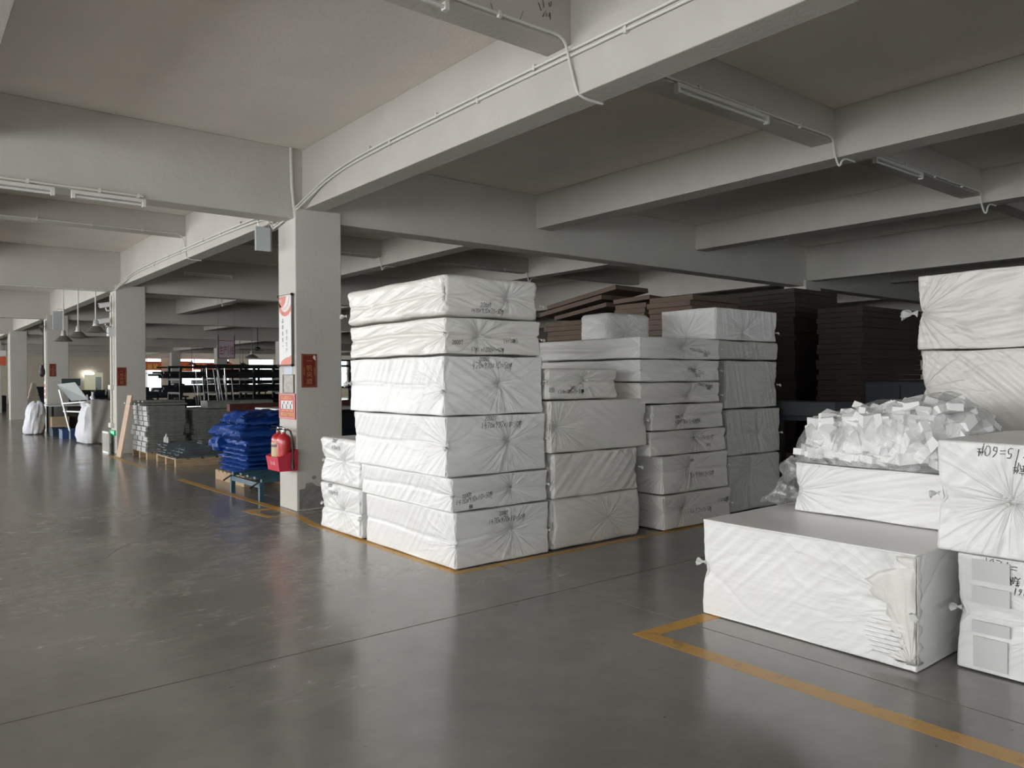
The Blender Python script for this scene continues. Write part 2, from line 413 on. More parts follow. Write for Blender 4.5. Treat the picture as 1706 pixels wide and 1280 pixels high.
# ---------------------------------------------------------------- the building
X1, X2, XM, X3 = 3.59, 14.34, -7.16, 25.09
ROWS = [8.378 + 9 * k for k in range(-2, 7)]
SLAB_Z = 4.145
YB, YF, XR = -10.0, 62.6, 36.2

floor = struct(box(XM - 0.3, XR + 0.3, YB - 0.3, YF + 0.3, -0.30, -0.012).build('floor', mat('dark_joint_filler', (.03, .03, .03), .9)))
JX = [XM - 0.2, -1.58, 3.795, 9.17, 14.55, 19.9, 25.3, 30.7, XR + 0.2]
JY = [YB - 0.2, -4.95, 4.03, 13.02, 22.0, 31.0, 40.0, 49.0, YF + 0.2]
for i in range(len(JX) - 1):
    for j in range(len(JY) - 1):
        g = 0.0055
        box(JX[i] + g, JX[i + 1] - g, JY[j] + g, JY[j + 1] - g, -0.012, 0.0).build('concrete_slab', FLOOR, floor)

def marking(x0, x1, y0, y1): return box(x0, x1, y0, y1, 0.0, 0.0012)
def fm(x0, x1, y0, y1):
    o = marking(x0, x1, y0, y1).build('painted_line', YPAINT, floor); return o
o = MB().prism([(3.378, -3.0), (3.492, -3.0), (3.492, 2.975), (4.30, 2.93), (4.30, 3.05), (3.378, 3.085)], 'z', 0.0, 0.0012).build('painted_line', YPAINT, floor)
o['label'] = 'yellow line turning a corner by the front foam block'
fm(3.365, 3.455, 4.97, 7.55)
fm(3.375, 7.1, 4.885, 4.965)
MB().prism([(3.37, 7.555), (3.46, 7.555), (3.555, 8.30), (3.555, 8.88), (3.47, 12.30), (3.36, 12.30), (3.47, 8.3)], 'z', 0, 0.0012).build('painted_line', YPAINT, floor)
fm(3.36, 3.46, 14.3, 17.2)
MB().prism([(3.12, 8.86), (3.2, 8.20), (3.46, 8.20), (3.46, 8.27), (3.27, 8.27), (3.21, 8.72), (3.465, 8.72), (3.465, 8.80), (3.12, 8.86)][:-1], 'z', 0, 0.0012).build('painted_line', YPAINT, floor)

P_ = [(.72, 6.6), (.95, 6.85), (1.13, 7.06), (1.36, 7.17), (1.52, 7.5), (1.7, 7.74), (2.01, 7.95), (2.25, 8.28), (2.48, 8.5)]
mb = MB()
for a, b in zip(P_[:-1], P_[1:]): mb.bar((a[0], a[1], .0003), (b[0], b[1], .0003), .018, .0008)
mb.build('filled_crack', mat('pale_crack_filler', (.24, .235, .22), .6), floor)
# ceiling slab with its beams as parts
ceiling = struct(box(XM - 0.3, XR + 0.3, YB - 0.3, YF + 0.3, SLAB_Z, SLAB_Z + 0.25).build('ceiling', PLASTER))
def beam(x0, x1, y0, y1, z0):
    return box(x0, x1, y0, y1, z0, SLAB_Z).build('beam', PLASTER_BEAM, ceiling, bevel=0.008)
for y in ROWS:                                     # main beams across the hall, every 9 m
    beam(XM - 0.3, XR, y + 0.055, y + 0.365, 3.345)
for y in ROWS[:-1]:                                # lighter beams halfway
    beam(XM - 0.3, XR, y + 4.55, y + 4.80, 3.82)
for x, w, z in ((XM + .12, .24, 3.455), (3.70, .235, 3.455), (14.46, .24, 3.455), (X3 + .12, .24, 3.455), (7.25, .30, 3.66), (10.88, .30, 3.72),
                (0.31, .27, 3.70), (-3.3, .27, 3.70), (18.0, .3, 3.68), (21.6, .3, 3.68), (28.7, .3, 3.68), (32.3, .3, 3.68)):
    beam(x, x + w, YB, YF, z)

columns = {}
for xi, x in enumerate((XM, X1, X2, X3)):
    for yi, y in enumerate(ROWS):
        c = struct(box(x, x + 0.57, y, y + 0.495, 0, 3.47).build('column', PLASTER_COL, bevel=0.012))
        columns[(xi, yi)] = c
C1 = columns[(1, 2)]; C2 = columns[(1, 3)]; C3 = columns[(1, 4)]; C4 = columns[(1, 5)]
# scuffed bare cement patches at the foot of the near column
pts = [(3.62, 0.02), (4.13, 0.02), (4.13, 0.27), (4.02, 0.26), (3.99, 0.20), (3.93, 0.215), (3.90, 0.27), (3.83, 0.29), (3.78, 0.335), (3.70, 0.33), (3.69, 0.27), (3.62, 0.26)]
MB().prism([(a, b * 0.95) for a, b in pts], 'y', 8.3765, 8.380).build('bare_patch', SCUFF, C1)
MB().prism([(3.80 + 0.03 * math.cos(t) , 0.375 + 0.022 * math.sin(t * 1.0)) for t in np.linspace(0, 2 * PI, 9)[:-1]], 'y', 8.3765, 8.380).build('bare_patch', SCUFF, C1)

# walls --------------------------------------------------------
def wall_with_openings(name, axis, pos, thick, a0, a1, openings, z1=SLAB_Z, m=PLASTER):
    """openings: (u0,u1,z0,z1) along the wall"""
    w = MB(); op = sorted(openings); cur = a0
    def bx(u0, u1, za, zb):
        if u1 - u0 < 1e-4 or zb - za < 1e-4: return
        if axis == 'x': w.box(pos, pos + thick, u0, u1, za, zb)
        else: w.box(u0, u1, pos, pos + thick, za, zb)
    for u0, u1, za, zb in op:
        bx(cur, u0, 0, z1); bx(u0, u1, 0, za); bx(u0, u1, zb, z1); cur = u1
    bx(cur, a1, 0, z1)
    return struct(w.build(name, m))
left_op = [(8.63 + 9 * k + 0.5, 8.63 + 9 * k + 8.5, 0.95, 3.2) for k in range(-2, 6)]
wall_with_openings('wall_left', 'x', XM - 0.3, 0.24, YB, YF, left_op)
wall_with_openings('wall_front', 'y', YB - 0.25, 0.25, XM, XR, [(-5.8, 2.2, 1.0, 3.1), (5.0, 13.0, 1.0, 3.1)])
far_op = [(10.85, 12.05, 0.0, 2.12), (12.9, 16.10, 0.7, 3.22), (17.15, 21.2, 0.7, 3.22), (22.75, 24.9, 0.7, 3.25), (27.2, 31.6, 0.9, 3.25), (32.2, 35.4, 0.9, 3.25)]
wall_with_openings('wall_back', 'y', YF - 0.05, 0.25, XM, XR, far_op, m=CREAMWALL)
struct(box(XR, XR + 0.25, YB, YF, 0, SLAB_Z).build('wall_right', PLASTER))
struct(box(XM, XR, YF - 0.12, YF - 0.05, 3.26, 3.42).build('trim_1', PLASTER_BEAM))

wn = 0
def window(axis, pos, u0, u1, z0, z1, nv, nh=1, glass=True, transom=None):
    global wn; wn += 1
    w = MB(); t = 0.05
    def bx(a, b, c, d, m=w, e=0.0):
        if axis == 'x': m.box(pos - 0.03 + e, pos + 0.03 - e, a, b, c, d)
        else: m.box(a, b, pos - 0.03 + e, pos + 0.03 - e, c, d)
    bx(u0, u0 + t, z0, z1); bx(u1 - t, u1, z0, z1); bx(u0, u1, z0, z0 + t); bx(u0, u1, z1 - t, z1)
    for i in range(1, nv): u = u0 + (u1 - u0) * i / nv; bx(u - t / 2, u + t / 2, z0 + t, z1 - t)
    if transom: bx(u0 + t, u1 - t, transom - t / 2, transom + t / 2)
    fr = struct(w.build('window_%d' % wn, FRAMEMAT))
    if glass:
        for i in range(nv):
            a = u0 + (u1 - u0) * i / nv + t / 2; b = u0 + (u1 - u0) * (i + 1) / nv - t / 2; g = MB(); bx(a, b, z0 + t, z1 - t, g, 0.026)
            g.build('pane', GLASS, fr)
    return fr
for u0, u1, a, b in left_op: window('x', XM - 0.2, u0, u1, a, b, 6, glass=True, transom=2.4)
for u0, u1, a, b in [(-5.8, 2.2, 1.0, 3.1), (5.0, 13.0, 1.0, 3.1)]: window('y', YB - 0.1, u0, u1, a, b, 6, transom=2.4)
for i, (u0, u1, a, b) in enumerate(far_op[1:]): window('y', YF + 0.03, u0, u1, a, b, 3 if u1 - u0 > 3 else 2, transom=2.05)
# lit room behind the far doorway
rm = MB()
rm.box(10.3, 13.2, YF + 3.6, YF + 3.7, 0, 3); rm.box(10.2, 10.3, YF + 0.2, YF + 3.7, 0, 3); rm.box(13.2, 13.3, YF + 0.2, YF + 3.7, 0, 3); rm.box(10.2, 13.3, YF + 0.2, YF + 3.7, 2.95, 3.05)
rm.box(10.2, 13.3, YF + 0.2, YF + 3.7, -0.1, 0.0)
struct(rm.build('wall_lit_room', ROOMLIT))
rl = bpy.data.lights.new('room_lamp', 'AREA'); rl.size = 1.6; rl.energy = 22; rl.color = (1, 1, 0.95)
ro = bpy.data.objects.new('room_lamp', rl); ro.location = (11.7, YF + 2.0, 2.9); COL.objects.link(ro)
dr = struct(MB().box(11.62, 12.0, YF + 0.22, YF + 0.27, 0.0, 1.8).build('door_1', DOORBLUE))
box(11.66, 11.70, YF + 0.19, YF + 0.22, 0.9, 1.0).build('door_handle', CHROME, dr)
t = thing('tube_light', (11.05, YF - 0.3, 2.03), 'lit white tube lamp above the far doorway', 'lamp')
box(10.72, 11.44, YF - 0.34, YF - 0.26, 2.10, 2.14).build('lamp_body', PIPE, t)
tube([(10.74, YF - 0.3, 2.04), (11.42, YF - 0.3, 2.04)], 0.055, 8).build('tube', TUBEON, t)
bar((10.8, YF - 0.3, 2.12), (10.8, YF - 0.06, 2.2), 0.02, 0.02).build('bracket', PIPE, t)
# red banner cloths hung across the far windows
for i, (a, b, z0, z1, lab) in enumerate(((12.7, 16.0, 2.30, 2.95, 'long red banner across the leftmost far window'),
                               (16.9, 18.25, 2.22, 3.0, 'short red banner between the two left far windows'),
                               (18.3, 21.3, 2.35, 2.9, 'long red banner across the second far window'))):
    t = thing('banner', ((a + b) / 2, YF - 0.35, z0), lab, 'banner')
    box(a, b, YF - 0.36, YF - 0.35, z0, z1).build('cloth', BANNERRED, t)
    text_obj('lettering', '安全生产质量第一' if b - a > 2 else '安全', (a + 0.15, YF - 0.362, z0 + 0.12), (1, 0, 0), (0, 0, 1), 0.42 if b - a > 2 else .4, BANNERYEL, t)
    for xx in (a + 0.1, b - 0.1): bar((xx, YF - 0.355, z1), (xx, YF - 0.355, SLAB_Z), 0.012, 0.012).build('cord', PIPE, t)

# ---------------------------------------------------------------- foam bundles wrapped in film
def ridge_star(P, fn, c, amp, rad, rays, seed, width=0.010):
    """radial pleats around a gathered point c on the face(s) with normal fn; P (n,3)"""
    g = np.random.default_rng(seed)
    ax = np.argmax(np.abs(fn)); ua, va = [a for a in range(3) if a != ax]
    u = P[:, ua] - c[ua]; v = P[:, va] - c[va]; r = np.hypot(u, v) + 1e-6; th = np.arctan2(v, u)
    near = np.exp(-((P[:, ax] - c[ax]) / 0.06) ** 2)
    out = np.zeros(len(P))
    for k in range(rays):
        t0 = g.uniform(-PI, PI); a = g.uniform(0.4, 1.0) * g.choice([1, -1], p=[.35, .65]); L = rad * g.uniform(0.5, 1.3); w = width * g.uniform(0.7, 1.8)
        dth = (th - t0 - 0.12 * np.sin(r * 9 + k) + PI) % (2 * PI) - PI
        w2 = w * (0.5 + 0.9 * r / rad)
        out += a * np.exp(-(dth * r / w2) ** 2) * np.exp(-(r / L) ** 2) * (np.abs(dth) < PI / 2)
    out = amp * out - 0.022 * np.exp(-(r / 0.045) ** 2) - 0.010 * np.exp(-(r / 0.16) ** 2)
    return out * near

def bundle_mesh(name, x0, x1, y0, y1, z0, z1, res=0.02, seed=0, stars=(), waist=None, waist_amp=0.014, fold=0.004, fold_dir=(0.6, 0.5), r=0.022, bulge=0.0, shift=(0, 0), taper=(0, 0, 0, 0), sag=0.0):
    """world-space mesh of one wrapped block. stars: (x,y,z,amp,radius,rays)"""
    g = np.random.default_rng(seed + 11)
    lo = np.array([x0, y0, z0]); hi = np.array([x1, y1, z1]); dim = hi - lo
    def axis(a, b):
        n = max(3, int(round((b - a) / res))); m_ = np.linspace(a + r * 1.2, b - r * 1.2, n)
        return np.concatenate([[a, a + r * 0.35, a + r * 0.75], m_, [b - r * 0.75, b - r * 0.35, b]])
    A = [axis(lo[i], hi[i]) for i in range(3)]; n = [len(a) for a in A]
    idx = -np.ones(n, dtype=np.int64)
    surf = np.zeros(n, dtype=bool)
    surf[0], surf[-1], surf[:, 0], surf[:, -1], surf[:, :, 0], surf[:, :, -1] = (True,) * 6
    ijk = np.argwhere(surf); idx[surf] = np.arange(len(ijk))
    P = np.stack([A[a][ijk[:, a]] for a in range(3)], 1)
    q = np.clip(P, lo + r, hi - r); d = P - q; ln = np.linalg.norm(d, axis=1, keepdims=True); nr = d / np.maximum(ln, 1e-9)
    base = q + nr * r
    P0 = base.copy()
    U = (P0 - lo) / dim
    disp = np.zeros(len(P0))
    side = 1 - np.abs(nr[:, 2]) ** 2
    if waist is not None:
        zc = z0 + waist * dim[2] + 0.012 * np.sin(P0[:, 0] * 5 + seed) + 0.012 * np.sin(P0[:, 1] * 4 + seed * 2)
        disp -= side * (waist_amp * np.exp(-((P0[:, 2] - zc) / 0.012) ** 2) + waist_amp * 0.8 * np.exp(-((P0[:, 2] - zc) / (0.28 * dim[2])) ** 2))
    for (sx, sy, sz, amp, rad, rays) in stars:
        c = np.array([sx, sy, sz])
        for ax in range(3):
            for s_ in (-1, 1):
                pos = hi[ax] if s_ > 0 else lo[ax]
                if abs(c[ax] - pos) < 0.07:
                    fn = np.zeros(3); fn[ax] = s_; w = np.clip(nr @ fn, 0, 1)
                    disp += w * ridge_star(P0, fn, c, amp, rad, rays, seed * 31 + ax * 7 + int(abs(sz) * 100))
    # long diagonal creases pulled through the film
    for ax, fd in ((0, (1, fold_dir[0])), (1, (0, fold_dir[1]))):
        w = np.abs(nr[:, ax]) ** 2
        t = P0[:, 1 - ax] * math.sin(fd[1]) + P0[:, 2] * math.cos(fd[1])
        l = P0[:, 1 - ax] * math.cos(fd[1]) - P0[:, 2] * math.sin(fd[1])
        f = np.zeros(len(P0))
        for k in range(9):
            fr = g.uniform(25, 95); ph = g.uniform(0, 6.28); am = g.uniform(.3, 1) ; lc = g.uniform(l.min(), l.max()); lw = g.uniform(.2, .7)
            s_ = np.sin(fr * t + ph + 1.6 * np.sin(2.1 * l + k)); f += am * (np.maximum(s_, 0) ** 3) * np.exp(-((l - lc) / lw) ** 2)
        disp += w * fold * (f - 0.8)
    tp = np.abs(nr[:, 2]) ** 2
    disp += tp * fold * 0.5 * (np.sin(P0[:, 0] * 11 + seed) + np.sin(P0[:, 1] * 9 + 2 * seed) - 2)
    # soft unevenness and bulge
    disp += side * 0.005 * (np.sin(P0[:, 0] * 6.1 + seed) * np.sin(P0[:, 2] * 9.3 + seed * 1.7) + np.sin(P0[:, 1] * 5.2 + seed * .7) - 1.6)
    if bulge: disp += side * bulge * (np.clip(1 - (2 * U[:, 2] - 1) ** 2, 0, 1) - 1)
    # wavy bunched film along upright edges
    e = (np.abs(nr[:, 0]) > 0.35) & (np.abs(nr[:, 1]) > 0.35)
    disp += e * 0.006 * (np.sin(P0[:, 2] * 70 + seed) + np.sin(P0[:, 2] * 31 + 2 * seed) - 1.8)
    P = base + nr * np.minimum(disp, 0.004)[:, None]
    if sag:  # top drops towards far end
        P[:, 2] -= sag * U[:, 2] * np.clip((U[:, 1] - 0.25) / 0.75, 0, 1) ** 1.5
    faces = []
    def quads(gd, flip):
        a = gd[:-1, :-1].ravel(); b = gd[1:, :-1].ravel(); c = gd[1:, 1:].ravel(); d_ = gd[:-1, 1:].ravel()
        return np.stack([a, b, c, d_] if not flip else [d_, c, b, a], 1)
    faces = np.concatenate([quads(idx[0], True), quads(idx[-1], False), quads(idx[:, 0], False), quads(idx[:, -1], True), quads(idx[:, :, 0], True), quads(idx[:, :, -1], False)])
    return P, faces

def np_mesh(name, P, F, material, parent):
    off = np.array(wloc(parent)) if parent else np.zeros(3)
    me = bpy.data.meshes.new(name); me.vertices.add(len(P)); me.vertices.foreach_set('co', (P - off).astype(np.float32).ravel())
    k = F.shape[1]; me.loops.add(F.size); me.loops.foreach_set('vertex_index', F.astype(np.int32).ravel())
    me.polygons.add(len(F)); me.polygons.foreach_set('loop_start', np.arange(0, F.size, k, dtype=np.int32))
    me.polygons.foreach_set('use_smooth', np.ones(len(F), dtype=bool))
    me.update(calc_edges=True); me.validate()
    me.materials.append(material)
    o = bpy.data.objects.new(name, me); COL.objects.link(o); o.parent = parent
    return o

# single-line handwriting
G = {
 '0': [[(.5, 1), (.2, .8), (.15, .4), (.35, 0), (.7, .1), (.85, .5), (.75, .9), (.5, 1)]],
 '1': [[(.55, 1), (.45, 0)]],
 '2': [[(.15, .8), (.4, 1), (.75, .85), (.6, .45), (.1, .02), (.9, .06)]],
 '3': [[(.15, .9), (.6, 1), (.7, .75), (.35, .55), (.8, .4), (.6, .05), (.1, .05)]],
 '4': [[(.5, 1), (.1, .4), (.9, .45)], [(.65, .75), (.6, -.15)]],
 '5': [[(.85, .98), (.35, .95), (.25, .55), (.7, .55), (.75, .2), (.45, 0), (.1, .08)]],
 '6': [[(.7, 1), (.25, .55), (.25, .1), (.65, .05), (.75, .4), (.3, .4)]],
 '7': [[(.1, .95), (.85, .95), (.45, -.1)]],
 '8': [[(.5, .5), (.2, .75), (.5, 1), (.8, .78), (.5, .5), (.2, .2), (.5, 0), (.8, .2), (.5, .5)]],
 '9': [[(.75, .75), (.45, 1), (.2, .7), (.55, .5), (.78, .8), (.6, -.05)]],
 'x': [[(.15, .7), (.8, .1)], [(.8, .75), (.15, .05)]],
 '=': [[(.1, .62), (.8, .66)], [(.1, .34), (.8, .38)]],
 '(': [[(.7, 1.05), (.35, .5), (.65, -.1)]], ')': [[(.3, 1.05), (.65, .5), (.3, -.1)]],
 '.': [[(.4, .0), (.5, .06)]], ' ': [],
 '件': [[(.3, 1.1), (.05, .6)], [(.22, .8), (.2, -.15)], [(.5, .95), (.4, .7)], [(.42, .72), (.95, .76)], [(.32, .42), (1.0, .46)], [(.7, 1.15), (.66, -.45)]],
 '个': [[(.5, 1.1), (.05, .6)], [(.5, 1.1), (.95, .65)], [(.5, .75), (.48, -.1)]],
 '更': [[(.1, 1), (.9, 1.02)], [(.25, .8), (.25, .4), (.75, .4), (.75, .82), (.25, .8)], [(.25, .6), (.75, .6)], [(.5, 1), (.45, .4), (.1, -.05)], [(.3, .3), (.95, -.1)]],
 '底': [[(.5, 1.1), (.52, .95)], [(.1, .9), (.95, .92)], [(.15, .9), (.0, 0)], [(.35, .7), (.35, .1), (.6, .2)], [(.3, .7), (.8, .72)], [(.35, .45), (.9, .47)], [(.6, .7), (.95, .05)]],
 '美': [[(.3, 1.1), (.4, .95)], [(.7, 1.1), (.6, .95)], [(.15, .9), (.85, .92)], [(.2, .7), (.8, .72)], [(.05, .5), (.95, .52)], [(.5, .9), (.5, .3), (.1, -.05)], [(.5, .3), (.95, -.05)]],
}
def handwriting(parent, bvh, body, org, u, v, n, size, seed=0, w=0.0035, name='handwriting'):
    """pen strokes laid onto the film: every point is dropped onto the wrapped surface along -n"""
    g = random.Random(seed); u = Vector(u).normalized(); v = Vector(v).normalized(); n = Vector(n); org = Vector(org)
    vs = []; fs = []; x = 0.0; off = wloc(parent)
    def drop(p):
        hit = bvh.ray_cast(p + n * 0.25, -n, 0.6)
        return (hit[0] + n * 0.0022) if hit[0] is not None else None
    for ch in body:
        sz = size * g.uniform(.85, 1.15)
        for st in G.get(ch, []):
            pts = []
            for i in range(len(st)):
                a = st[i]
                if i: 
                    b = st[i - 1]; pts.append(((a[0] + b[0]) / 2, (a[1] + b[1]) / 2))
                pts.append((a[0] + g.uniform(-.05, .05), a[1] + g.uniform(-.05, .05)))
            P3 = []
            for a in pts:
                p = drop(org + u * (x + a[0] * sz * .62 + a[1] * sz * .12) + v * (a[1] * sz))
                if p is not None: P3.append(p)
            if len(P3) < 2: continue
            k = len(vs)
            for i, p in enumerate(P3):
                d = (P3[min(i + 1, len(P3) - 1)] - P3[max(i - 1, 0)]).normalized(); s_ = d.cross(n).normalized() * (w / 2) * g.uniform(.8, 1.3)
                vs += [p - s_ - off, p + s_ - off]
            for i in range(len(P3) - 1): a = k + 2 * i; fs.append((a, a + 1, a + 3, a + 2))
        x += sz * (.62 if ch != ' ' else .5)
    me = bpy.data.meshes.new(name); me.from_pydata([tuple(a) for a in vs], [], fs); me.materials.append(INK)
    o = bpy.data.objects.new(name, me); COL.objects.link(o); o.parent = parent
    return o

def knot(parent, p, d, size=0.03, seed=0, label=None):
    """twisted tail of film tied at p and pointing along d"""
    g = random.Random(seed); d = Vector(d).normalized(); p = Vector(p) - d * .018; size = size * .8
    a = d.orthogonal().normalized(); b = d.cross(a)
    m_ = MB(); n = 10; prof = [(0, .9), (.25, .45), (.5, .33), (.7, .5), (1.0, .8), (1.4, 1.0), (1.55, .55)]
    vs = []; fs = []
    for i, (l, r) in enumerate(prof):
        for k in range(n):
            t = 2 * PI * k / n + i * .3; rr = size * .5 * r * (1 + .45 * (k % 2) * (i > 2)) * g.uniform(.8, 1.2)
            vs.append(p + d * l * size * g.uniform(.93, 1.07) + (a * math.cos(t) + b * math.sin(t) * .75) * rr + Vector((0, 0, -.12 * size * l * l)))
    for i in range(len(prof) - 1):
        for k in range(n): a0 = i * n + k; a1 = i * n + (k + 1) % n; fs.append((a0, a1, a1 + n, a0 + n))
    fs.append(tuple(range(n - 1, -1, -1))); fs.append(tuple(range((len(prof) - 1) * n, len(prof) * n)))
    return m_.add(vs, fs).build('film_knot', KNOT, parent, smooth=True)

def bundle(label, dims, material=FILM, group=None, rz=0.0, seed=0, writing=(), knots=(), name='foam_bundle', extra=None, **k):
    x0, x1, y0, y1, z0, z1 = dims
    t = thing(name, ((x0 + x1) / 2, (y0 + y1) / 2, z0), label, 'bundle', group)
    P, F = bundle_mesh(name, *dims, seed=seed, **k)
    o = np_mesh('wrapped_block', P, F, material, t)
    sts = k.get('stars', ()); fs_ = [q for q in sts if abs(q[1] - y0) < .03 and q[0] > x0 + .1]; ss_ = [q for q in sts if abs(q[0] - x0) < .03]
    cf = fs_[0] if fs_ else (x0 + .6 * (x1 - x0), y0, (z0 + z1) / 2); cs = ss_[0] if ss_ else (x0, y0, (z0 + z1) / 2)
    o['star_front'] = [float(cf[i] - t.location[i]) for i in range(3)]; o['star_side'] = [float(cs[i] - t.location[i]) for i in range(3)]
    bvh = None
    if writing:
        bvh = BVHTree.FromPolygons([Vector(p) for p in P], F.tolist())
        for i, wr in enumerate(writing):
            body, org, u, v, n, size = wr[:6]
            handwriting(t, bvh, body, org, u, v, n, size, seed * 7 + i)
    for i, kn in enumerate(knots): knot(t, kn[0], kn[1], kn[2] if len(kn) > 2 else 0.035, seed * 5 + i)
    if rz: t.rotation_euler.z = rz
    return t, bvh

FU, FV, FN = (1, 0, 0), (0, 0, 1), (0, -1, 0)       # faces looking back along -Y
LU, LN = (0, -1, 0), (-1, 0, 0)                       # faces looking towards -X
GC = 'wrapped foam bundles of the corner stack'
# corner stack, six layers
Y0 = 4.972
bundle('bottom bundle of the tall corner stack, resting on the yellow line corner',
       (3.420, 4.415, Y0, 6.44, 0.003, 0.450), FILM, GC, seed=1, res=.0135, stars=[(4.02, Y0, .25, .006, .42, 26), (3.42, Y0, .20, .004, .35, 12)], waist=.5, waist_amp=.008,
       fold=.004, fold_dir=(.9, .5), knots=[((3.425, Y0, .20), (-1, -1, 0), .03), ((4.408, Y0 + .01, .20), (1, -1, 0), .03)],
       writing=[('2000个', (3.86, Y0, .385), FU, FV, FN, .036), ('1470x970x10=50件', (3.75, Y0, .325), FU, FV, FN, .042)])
bundle('second bundle from the floor in the corner stack, slanting handwriting at its left',
       (3.385, 4.400, Y0 - .004, 6.47, 0.452, 0.728), FILM, GC, seed=2, res=.0135, stars=[(4.01, Y0, .60, .005, .42, 26), (3.39, Y0, .60, .004, .3, 12)], waist=.5, waist_amp=.008,
       fold=.005, fold_dir=(.85, .35), knots=[((3.40, Y0, .585), (-1, -.6, 0), .03), ((4.39, Y0, .60), (1, -1, 0), .03)],
       writing=[('2000个', (3.505, Y0, .560), (1, 0, .10), FV, FN, .03), ('1470x970x10=50件', (3.44, Y0, .508), (1, 0, .12), FV, FN, .036), ('美底', (3.56, Y0, .470), (1, 0, .1), FV, FN, .034)])
bundle('third bundle from the floor in the corner stack, film knot on its front edge',
       (3.335, 4.385, Y0 - .002, 6.51, 0.731, 1.208), FILM, GC, seed=3, res=.0135, stars=[(3.98, Y0, .985, .006, .45, 30), (3.335, Y0, .97, .005, .42, 16)], waist=.52, waist_amp=.008,
       fold=.003, fold_dir=(.8, .5), knots=[((3.345, Y0 - .002, .97), (-1, -.3, 0), .04), ((4.38, Y0, .99), (1, -.5, 0), .03)],
       writing=[('2000个', (3.72, Y0, 1.165), FU, FV, FN, .04), ('1470x970x10=50件', (3.68, Y0, 1.105), FU, FV, FN, .045)])
bundle('fourth bundle from the floor in the corner stack, size written at its upper edge',
       (3.315, 4.360, Y0, 6.55, 1.211, 1.688), FILM, GC, seed=4, res=.0135, stars=[(3.90, Y0, 1.465, .006, .5, 30), (3.32, Y0, 1.42, .006, .5, 18)], waist=.5, waist_amp=.007,
       fold=.006, fold_dir=(.95, .5), knots=[((3.32, Y0, 1.41), (-1, -.5, 0), .04), ((4.36, Y0, 1.48), (1, -.5, .2), .03), ((3.32, 6.54, 1.47), (-.6, 1, 0), .06)],
       writing=[('2000个', (3.67, Y0, 1.645), FU, FV, FN, .038), ('470x970x10=50件', (3.60, Y0, 1.588), FU, FV, FN, .048)])
bundle('fifth bundle from the floor in the corner stack, three scribbles around a grey film knot',
       (3.330, 4.350, Y0, 6.58, 1.691, 1.995), FILM_WARM, GC, seed=5, res=.0135, stars=[(3.70, Y0, 1.845, .007, .42, 24), (3.33, Y0, 1.86, .006, .4, 14)], waist=.55, waist_amp=.018,
       fold=.006, fold_dir=(.15, .3), r=.03, knots=[((3.335, Y0, 1.86), (-1, -.3, 0), .035), ((3.70, Y0 + .01, 1.845), (0, -1, -.2), .03), ((4.345, Y0, 1.83), (1, 0, 0), .03)],
       writing=[('2000个', (3.42, Y0, 1.775), FU, FV, FN, .034), ('(4120件)', (3.93, Y0, 1.80), FU, FV, FN, .036), ('1781 x1200x1=50件', (3.60, Y0, 1.722), FU, FV, FN, .034)])
bundle('topmost bundle of the tall corner stack, bulging at its far end',
       (3.320, 4.335, Y0, 6.64, 1.998, 2.330), FILM_WARM, GC, seed=6, res=.0135, stars=[(4.0, Y0, 2.175, .006, .45, 26), (3.32, Y0, 2.17, .006, .5, 14), (3.32, 6.64, 2.12, .007, .6, 16)], waist=.5, waist_amp=.010,
       fold=.007, fold_dir=(.25, .3), r=.06, knots=[((3.33, Y0, 2.17), (-1, -.6, 0), .03), ((3.33, 6.64, 2.1), (-1, .6, 0), .05), ((4.33, Y0, 2.12), (1, 0, 0), .03)],
       writing=[('2000个', (3.69, Y0, 2.08), FU, FV, FN, .034), ('1470x970x25=50件', (3.60, Y0, 2.035), FU, FV, FN, .036)])
# two-high pile behind it, seen from its knotted side
GP = 'two low bundles behind the corner stack'
bundle('lower bundle of the low pile between column and corner stack',
       (3.400, 4.40, 6.500, 7.400, 0.003, 0.468), FILM_B, GP, seed=7, res=.0135, stars=[(3.40, 6.93, .22, .008, .42, 26), (3.40, 7.39, .25, .006, .25, 10)], waist=.48, waist_amp=.02, fold=.004, fold_dir=(.4, .4), r=.035,
       knots=[((3.44, 6.55, .2), (-1, -1, 0), .05), ((3.44, 7.355, .25), (-1, 1, 0), .04)], writing=[('2000个', (3.4, 7.20, .43), LU, FV, LN, .032), ('1470x97x5', (3.4, 7.19, .36), LU, FV, LN, .038)])
bundle('upper bundle of the low pile, star-shaped pleats facing the aisle',
       (3.400, 4.40, 6.495, 7.390, 0.471, 0.925), FILM_B, GP, seed=8, res=.0135, stars=[(3.40, 6.93, .70, .008, .5, 30), (3.4, 7.38, .7, .005, .25, 10)], waist=.5, waist_amp=.02, fold=.004, fold_dir=(.4, .4), r=.045,
       knots=[((3.45, 7.34, .69), (-1, 1, 0), .035)], writing=[('2000个', (3.4, 7.10, .88), LU, FV, LN, .032), ('1470x970', (3.4, 7.13, .81), LU, FV, LN, .036)])
